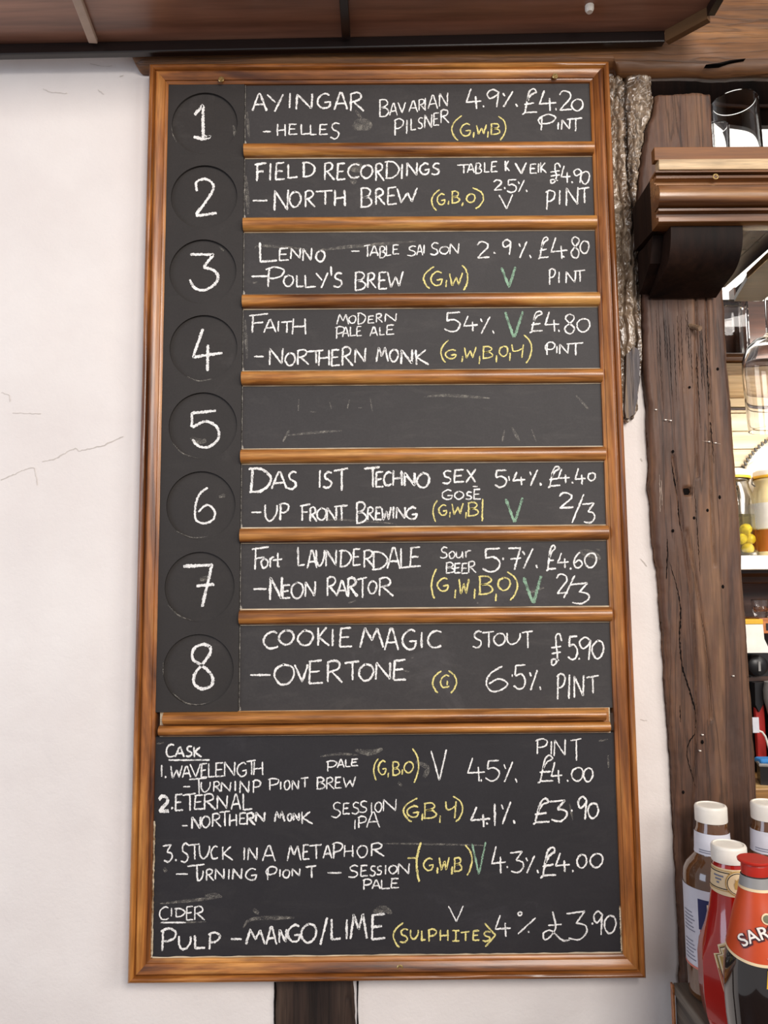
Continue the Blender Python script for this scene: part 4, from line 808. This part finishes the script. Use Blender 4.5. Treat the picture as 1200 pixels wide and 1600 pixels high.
for lev, (n, rad_, off) in enumerate(((6, .0262, .1), (6, .0262, .6), (5, .0262, .2))):
    for i in range(n):
        a = 2*PI*i/n+off
        if math.cos(a) < -.25: continue                     # the post hides that side of the jar
        px_, py_, pz_ = j1+rad_*math.cos(a), .37+rad_*math.sin(a), zj+.0145+.0175*lev
        bm = bmesh.new(); bmesh.ops.create_uvsphere(bm, u_segments=14, v_segments=9, radius=.0108); bmesh.ops.scale(bm, verts=bm.verts, vec=(1, 1, .95)); bmesh.ops.translate(bm, verts=bm.verts, vec=(px_, py_, pz_))
        tag(link('pickled_fruit', bm, LEMON, None, smooth='all'), 'round yellow pickled fruit inside the glass jar by the post', 'fruit', 'pickled fruit in the jar')
ck = lathe([(0, zj), (.050, zj), (.056, zj+.01), (.058, zj+.10), (.055, zj+.145), (.045, Z(722, .42, 1190)-.006), (.030, Z(719, .42, 1190)), (0, Z(719, .42, 1190))], X(1205, 760, .43), .425-.02, 36)
bmesh.ops.scale(ck, verts=ck.verts, vec=(1, .36, 1), space=Matrix.Translation((0, -.405, 0))); bmesh.ops.translate(ck, verts=ck.verts, vec=(0, .031, 0))
tag(link('white_glare', ck, WHITEP, None, smooth=True), 'added white form for the crock behind the two preserving jars', 'glare')  # added white form; bright glare behind the jars is painted as a solid
# small things lower down
shot = at(1188, 966, .40)
tumbler('shot_glass', shot.x+.004, .405, zl, .033, .013, .016, 'tiny shot glass on the orange wooden ledge', th=.002)
wcx0, wcx1 = X(1158, 1000, .34), X(1187, 1000, .34); ct = thing('white_carton', ((wcx0+wcx1)/2, .33, Z(1020, .34, 1175)), 'white carton with a yellow top strip beside the post edge', 'carton')
zt_, zb2 = Z(967, .34, 1175), Z(1019, .34, 1175)
link('carton_body', prism([(wcx0, zb2), (wcx1+.010, zb2), (wcx1+.0095, zb2+.004), (wcx1+.001, zb2+.024), (wcx1, zt_-.009), (wcx0, zt_-.009)], 'Y', .325, .356), WHITEP, ct)
link('carton_top', boxm((wcx0, .324, zt_-.0088), (wcx1+.0003, .3565, zt_), .001), SEAL, ct, label='yellow top strip')
un = thing('black_tap_unit', (X(1190, 1080, .38), .40, zw), 'black appliance with a round knob below the white carton', 'appliance')
bx0, bx1 = X(1160, 1080, .37), X(1240, 1080, .37)
link('unit_body', boxm((bx0, .372, zw), (bx1, .452, zb2-.001), .003), BLACKP, un)
bm = bmesh.new(); lathe([(.010, 0), (.019, .001), (.020, .004), (.018, .014), (.012, .018), (0, .019)], 0, 0, 28, bm); bmesh.ops.rotate(bm, verts=bm.verts, matrix=Matrix.Rotation(PI/2, 3, 'X')); kp = at(1184, 1040, .36); bmesh.ops.translate(bm, verts=bm.verts, vec=(kp.x, .3715, kp.z)); link('knob', bm, BLACKP, un, smooth=True)
link('chrome_mark', boxm((kp.x-.003, .3512, kp.z-.009), (kp.x+.001, .3530, kp.z+.008)), GREYP, un, label='grey pointer on the knob')
link('brown_band', boxm((bx0, .3700, Z(1064, .37, 1185)), (bx1, .3718, Z(1057, .37, 1185))), BARWOOD, un)
sp = [(1176, 1066), (1191, 1066), (1190, 1098), (1183, 1112), (1177, 1100)]
link('spout', prism([(X(u, v, .36), at(u, v, .36).z) for u, v in sp], 'Y', .352, .3695), BLACKP, un, label='black tapering spout')
gj = at(1191, 1085, .345); tag(link('grey_jug', lathe([(0, zw), (.018, zw), (.020, zw+.01), (.016, Z(1112, .34, 1200)-.01), (.019, Z(1108, .34, 1200)), (.0225, Z(1095, .34, 1200)), (.023, Z(1080, .34, 1200)), (.020, Z(1066, .34, 1200)), (0, Z(1064, .34, 1200))], gj.x+.0265, .345, 28), GREYP, None, smooth=True), 'pale grey rounded jug at the right edge on the pine worktop', 'jug')
rx = X(1187, 1120, .345); tag(link('red_packet', boxm((rx, .358, zw), (rx+.016, .3685, Z(1103, .345, 1190)), .002), REDP, None), 'red packet standing behind the white paper tag', 'packet')
tg = thing('white_tag', (X(1181, 1145, .33), .335, zw), 'white paper tag with a curling white cable by the post', 'tag')
link('tag_card', boxm((X(1176, 1130, .33), .330, Z(1145, .33, 1180)), (X(1186, 1130, .33), .332, Z(1121, .33, 1180))), LBL_W, tg)
cab = [at(1186, 1142, .331), at(1191, 1144, .331), at(1196, 1151, .331), at(1199, 1160, .332), at(1203, 1175, .333)]
link('cable', tube(cab, .0018, 8), CAPW, tg, smooth=True)
ty = thing('black_tray', (X(1200, 1195, .30), .31, zw), 'black tray with grey rim and a blue cloth on the pine worktop', 'tray')
tz = Z(1165, .31, 1185)
A_ = [(X(1178, 1200, .33), .320), (X(1186, 1200, .285), .282), (X(1240, 1200, .285), .268), (X(1240, 1200, .33), .322)]
link('tray_body', prism(A_, 'Z', zw, zw+.030), BLACKP, ty)
rim = [Vector((x, y, zw+.0325)) for x, y in A_]; link('tray_rim', tube(rim+[rim[0]], .0028, 8), GREYP, ty, smooth=True)
bm = boxm((A_[1][0]+.006, .290, zw+.0302), (A_[1][0]+.06, .316, zw+.040), .004)
tag(link('blue_cloth', bm, BLUEC, None), 'folded bright blue cloth lying in the black tray', 'cloth')
# ------------------------------------------------------------------ counter with the sauce bottles
zk = -.618
xk = X(1052, 1540, -.030)
kt = thing('counter_end', (.75, -.30, -1.55), 'grey brown wooden counter end under the sauce bottles', 'counter')
link('counter_body', boxm((xk+.002, -.62, -1.55), (1.3, -.030, zk-.014), .001), COUNTER, kt)
link('counter_top', boxm((xk, -.625, zk-.0138), (1.3, -.028, zk), .002), COUNTER, kt)
link('edge_strip', boxm((xk-.0022, -.034, -1.5), (xk-.0002, -.026, zk-.001)), ORANGE, kt, label='thin orange brown edge strip')
def wrap_grid(cx, cy, rfun, a0, a1, z0, z1, n=24, m=10, lift=.0005, mask=None, zf=None):
    """curved patch on a lathe surface between two angles (0 = facing the room, -y; positive to the right) and heights"""
    bm = bmesh.new(); g = []
    for j in range(m+1):
        row = []
        for i in range(n+1):
            a = a0+(a1-a0)*i/n; z = z0+(z1-z0)*j/m
            if zf: z = zf(i/n, j/m)
            r = rfun(z)+lift; row.append(bm.verts.new((cx+r*math.sin(a), cy-r*math.cos(a), z)))
        g.append(row)
    for j in range(m):
        for i in range(n): bm.faces.new((g[j][i], g[j][i+1], g[j+1][i+1], g[j+1][i]))
    return bm
def wrap_poly(cx, cy, rfun, pts, ac, zc_, lift=.0008, bm=None):
    """thin closed polygon (s across in metres, t up in metres) laid on the curved surface; fan of its centroid"""
    bm = bm or bmesh.new()
    def P3(s, t):
        z = zc_+t; r = rfun(z)+lift; a = ac+s/rfun(zc_); return (cx+r*math.sin(a), cy-r*math.cos(a), z)
    vs = [bm.verts.new(P3(*p)) for p in pts]; c = bm.verts.new(P3(sum(p[0] for p in pts)/len(pts), sum(p[1] for p in pts)/len(pts)))
    for i in range(len(vs)): bm.faces.new((vs[i], vs[(i+1) % len(vs)], c))
    return bm
def wrap_text(cx, cy, rfun, txt, size, ac, zc_, lift, arc=0.0, slant=0.0, off=.0):
    cu = bpy.data.curves.new('t', 'FONT'); cu.body = txt; cu.size = size; cu.align_x = 'CENTER'; cu.offset = off; cu.resolution_u = 3
    ob = bpy.data.objects.new('t', cu); C.objects.link(ob); dg = bpy.context.evaluated_depsgraph_get(); me = bpy.data.meshes.new_from_object(ob.evaluated_get(dg))
    bpy.data.objects.remove(ob); bm = bmesh.new(); bm.from_mesh(me); bpy.data.meshes.remove(me)
    bmesh.ops.triangulate(bm, faces=bm.faces); 
    for v in bm.verts:
        s, t = v.co.x, v.co.y
        if arc: th = s/arc; s, t = (arc+t)*math.sin(th), (arc+t)*math.cos(th)-arc
        s, t = s*math.cos(slant)-t*math.sin(slant), s*math.sin(slant)+t*math.cos(slant)
        z = zc_+t; r = rfun(z)+lift; a = ac+s/rfun(zc_); v.co = (cx+r*math.sin(a), cy-r*math.cos(a), z)
    return bm
def prof_r(pr_): 
    tab = [(z, r) for r, z in pr_]
    return lambda z: interp(tab, z)
def facing(cx, cy): return math.atan2(CAM.x-cx, cy-CAM.y)        # angle of the side that faces the viewer
def cap(name, cx, cy, z0, z1, r, mat, parent, flare=0):
    pr_ = [(r*.985, z0), (r, z0+.001), (r*(1+flare), z0+(z1-z0)*.82), (r*(1+flare)*.995, z1-.0022), (r*(1+flare)*.95, z1-.0005), (r*.86, z1), (r*.84, z1-.0012), (0, z1-.0012)]
    o = link(name, lathe(pr_, cx, cy, 44), mat, parent, smooth=True); return o
def brown_sauce(cx, cy, ztop_, label):
    t = thing('brown_sauce_bottle', (cx, cy, zk), label, 'bottle'); H = ztop_-zk; h = H/.2237
    R = .0358
    pr_ = [(r, zk+z*h) for r, z in ((0, 0), (R*.88, 0), (R*.98, .004), (R, .012), (R, .05), (R, .095), (R, .138), (R*.97, .147), (R*.87, .1545), (R*.72, .161), (.0216, .1660), (.0208, .170), (.0204, .182), (.0198, .1935), (.0180, .198), (.0176, .203), (.0160, .206), (.0160, .210))]
    rf = prof_r(pr_[2:])
    link('bottle_body', lathe(pr_, cx, cy, 48, cap=False), SAUCE_B, t, smooth='all')
    cap('cap', cx, cy, zk+.2045*h, ztop_, .0190, CAPW, t)
    band = lambda a, b, n=6: [(rf(z)+.0006, z) for z in [zk+h*(a+(b-a)*i/n) for i in range(n+1)]]
    link('neck_label', lathe(band(.1680, .1930), cx, cy, 40, cap=False), LBL_W, t, smooth='all')
    link('body_label', lathe(band(.0385, .1315), cx, cy, 48, cap=False), LBL_W, t, smooth='all')
    link('label_edge', lathe([(rf(z)+.0009, z) for z in (zk+.0385*h, zk+.0410*h)], cx, cy, 48, cap=False), LBL_PINK, t, smooth='all')
    fa = facing(cx, cy)
    link('blue_panel', wrap_grid(cx, cy, rf, fa-.56, fa+1.2, zk+h*.086, zk+h*.121, 20, 4, .0009), LBL_BLUE, t, label='dark blue printed panel')
    link('peach_panel', wrap_grid(cx, cy, rf, fa-.26, fa+1.2, zk+h*.070, zk+h*.1165, 20, 4, .0012), LBL_CREAM, t)
    link('orange_panel', wrap_grid(cx, cy, rf, fa-.52, fa+1.2, zk+h*.076, zk+h*.0856, 20, 2, .0010), LBL_O, t)
    for k in range(12):
        z = zk+h*(.047+.0042*k+(.008 if k > 5 else 0)); bm = wrap_grid(cx, cy, rf, fa-1.25, fa-.72-.05*(k % 3), z, z+.0011, 12, 1, .0009); link('print_line', bm, GREYINK, t)
    for k in range(2):
        z = zk+h*(.1705+.0026*k); link('print_line', wrap_grid(cx, cy, rf, fa-.8, fa+.7-.2*k, z, z+.0010, 14, 1, .0009), GREYINK, t)
    return t
s1 = at(1110, 1257, -.062); brown_sauce(s1.x, -.062, s1.z, 'brown sauce bottle with white cap and white label nearest the white wall')
s4 = at(1198, 1253, -.066); brown_sauce(s4.x, -.066, s4.z, 'brown sauce bottle with white cap at the right edge behind the red cap')
# ketchup
ky = -.142; kt_ = at(1138, 1318, ky); kx, ktop = kt_.x, kt_.z; h = (ktop-zk)/.1982
t = thing('ketchup_bottle', (kx, ky, zk), 'red tomato ketchup bottle with white cap and cream neck label', 'bottle')
kp_ = [(r, zk+z*h) for r, z in ((0, 0), (.024, 0), (.030, .006), (.0350, .022), (.0374, .045), (.0374, .078), (.0352, .092), (.0285, .113), (.0238, .132), (.0209, .1505), (.0194, .165), (.0182, .176), (.0165, .180), (.0165, .187))]
rf = prof_r(kp_[2:]); fa = facing(kx, ky)
bm = lathe(kp_, kx, ky, 64, cap=False)
for v in bm.verts:                                           # eight flats on the lower body
    k = max(0, min(1, (zk+.112*h-v.co.z)/.02)); dx, dy = v.co.x-kx, v.co.y-ky
    a = (math.atan2(dy, dx)+PI/8+.2) % (PI/4)-PI/8; f_ = 1+k*(.965/math.cos(a)-1); v.co.x, v.co.y = kx+dx*f_, ky+dy*f_
link('bottle_body', bm, SAUCE_R, t, smooth=True); cap('cap', kx, ky, zk+.1808*h, ktop, .0190, CAPW, t)
link('neck_label', wrap_grid(kx, ky, rf, -PI, PI, 0, 0, 56, 5, .0006, zf=lambda i, j: zk+h*(.1508-.002*math.cos((i-.5)*2*PI)+j*(.0255+.002*math.cos((i-.5)*2*PI)))), LBL_CREAM, t, smooth='all')
for z, m in ((.1535, LBL_GOLD), (.1553, LBL_BLACK), (.1718, LBL_BLACK), (.1738, LBL_GOLD)):
    link('print_line', wrap_grid(kx, ky, rf, fa-1.5, fa+.1, zk+h*z, zk+h*z+.0009, 18, 1, .0010), m, t)
for k in range(3):
    bm = wrap_grid(kx, ky, rf, fa-.95+.1*k, fa-.35-.12*k, zk+h*(.1672-.0034*k), zk+h*(.1672-.0034*k)+.0018, 10, 1, .0010); link('print_line', bm, GREYINK, t)
circ = lambda r: [(r*math.cos(2*PI*i/36), r*math.sin(2*PI*i/36)) for i in range(36)]
for r, m, lf in ((.0130, LBL_GOLD, .0012), (.0119, LBL_CREAM, .0015), (.0110, LBL_BLACK, .0018), (.0103, LBL_CREAM, .0021)):
    link('neck_emblem', wrap_poly(kx, ky, rf, circ(r), fa+.40, zk+h*.1625, lf), m, t)
crest = [(-.004, -.005), (-.0012, -.0058), (0, -.0045), (.0012, -.0058), (.004, -.005), (.0042, .0005), (.0030, .0022), (.0034, .005), (.0014, .0035), (.0, .0062), (-.0014, .0035), (-.0034, .005), (-.0030, .0022), (-.0042, .0005)]
link('crest_print', wrap_poly(kx, ky, rf, crest, fa+.40, zk+h*.1625, .0024), LBL_GOLD, t)
def keystone(k):                                             # label outline shrunk by k: notched shoulders, sides tapering to a narrow foot
    L = [(-.0165+k, .0150-k), (-.0265+k*1.3, .0105-k*.6), (-.0230+k, .0035), (-.0300+k*1.5, .0012), (-.0170+k, -.044+k)]
    return L+[(-x, y) for x, y in reversed(L)]
zkey = at(1125, 1497, ky-.028).z
for k, (kk, m) in enumerate(((0, LBL_CREAM), (.0014, LBL_GOLD), (.0026, LBL_BLACK), (.0033, LBL_CREAM), (.0050, LBL_GOLD))):
    o_ = keystone(kk); n_ = len(o_); bm = bmesh.new(); half_ = n_//2; rows_ = []
    def P3(s_, z_): r_ = rf(zkey+z_)*1.0+.0010+.0003*k; a_ = fa+.20+s_/.0374; return (kx+r_*math.sin(a_), ky-r_*math.cos(a_), zkey+z_)
    for (x0, y0), (x1, y1) in zip(o_[:half_], o_[:half_-1:-1]): rows_.append([bm.verts.new(P3(x0+(x1-x0)*i/12, y0)) for i in range(13)])
    for A, B in zip(rows_, rows_[1:]):
        for i in range(12): bm.faces.new((A[i], A[i+1], B[i+1], B[i]))
    link('keystone_label', bm, m, t)
# malt vinegar
vy = -.222; vt_ = at(1179, 1341, vy); vx, vtop = vt_.x, vt_.z; zc_b = at(1179, 1374, vy-.014).z; q_ = (zc_b-zk)/.1780
t = thing('malt_vinegar_bottle', (vx, vy, zk), 'dark malt vinegar bottle with red cap and orange label in front', 'bottle')
vr = [(r*.965, zk+z*q_) for r, z in ((0, 0), (.026, 0), (.0295, .004), (.0330, .022), (.0362, .055), (.0372, .080), (.0355, .100), (.0322, .115), (.0278, .130), (.0232, .147), (.0185, .160), (.0156, .171), (.0140, .178), (.0135, .186))]
rf = prof_r(vr[2:]); fa = facing(vx, vy)
link('bottle_body', lathe(vr, vx, vy, 56, cap=False), VINEGAR, t, smooth='all')
cap('cap', vx, vy, zc_b+.0006, vtop-.0030, .0136, REDCAP, t)
link('cap_flange', lathe([(.0140, vtop-.0034), (.0166, vtop-.0026), (.0170, vtop-.0008), (.0160, vtop), (0, vtop)], vx, vy, 44), REDCAP, t, smooth=True)
zl1 = at(1181, 1391, vy-.016).z; zl0 = at(1195, 1513, vy-.036).z
link('neck_ring', lathe([(rf(z)+.0009, z) for z in (zl1, zl1+.003, zc_b)], vx, vy, 44, cap=False), GREYP, t, label='clear glass neck ring', smooth='all')
def lab_z(i, j):
    a = (i-.5)*2*PI; b = zl0+.007*(1-math.cos(a-fa)); return b+(zl1-b)*j
link('orange_label', wrap_grid(vx, vy, rf, -PI, PI, 0, 0, 64, 12, .0006, zf=lab_z), LBL_O, t, smooth='all')
link('label_border', wrap_grid(vx, vy, rf, -PI, PI, 0, 0, 64, 2, .0010, zf=lambda i, j: lab_z(i, 0)-.002+.0026*j), LBL_CREAM, t, smooth='all')
link('label_border', wrap_grid(vx, vy, rf, -PI, PI, 0, 0, 64, 2, .0010, zf=lambda i, j: zl1-.0026+.0026*j), LBL_CREAM, t, smooth='all')
zt2 = at(1190, 1466, vy-.03).z
link('brand_shadow', wrap_text(vx, vy, rf, "SARSON'S", .0150, fa+.66, zt2-.0008, .0016, arc=.040, off=.0012), LBL_MAROON, t)
link('brand_lettering', wrap_text(vx, vy, rf, "SARSON'S", .0150, fa+.66, zt2, .0022, arc=.040, off=.0002), INK, t, label='white curved lettering with dark edge')
link('lower_lettering', wrap_text(vx, vy, rf, 'VINEGAR', .0060, fa+.60, zt2-.0215, .0013, arc=.080), LBL_PINK, t)
zm = at(1196, 1438, vy-.026).z
link('medal_print', wrap_poly(vx, vy, rf, circ(.0050), fa+.36, zm, .0014), LBL_CREAM, t); link('medal_print', wrap_poly(vx, vy, rf, circ(.0036), fa+.36, zm, .0018), plain('olive_print', (110, 110, 80), .5), t)
link('yellow_sticker', wrap_poly(vx, vy, rf, [(-.006, -.010), (.008, -.010), (.008, .008), (.002, .010), (-.004, .006)], fa+.30, zl0-.010, .0014), SEAL, t)
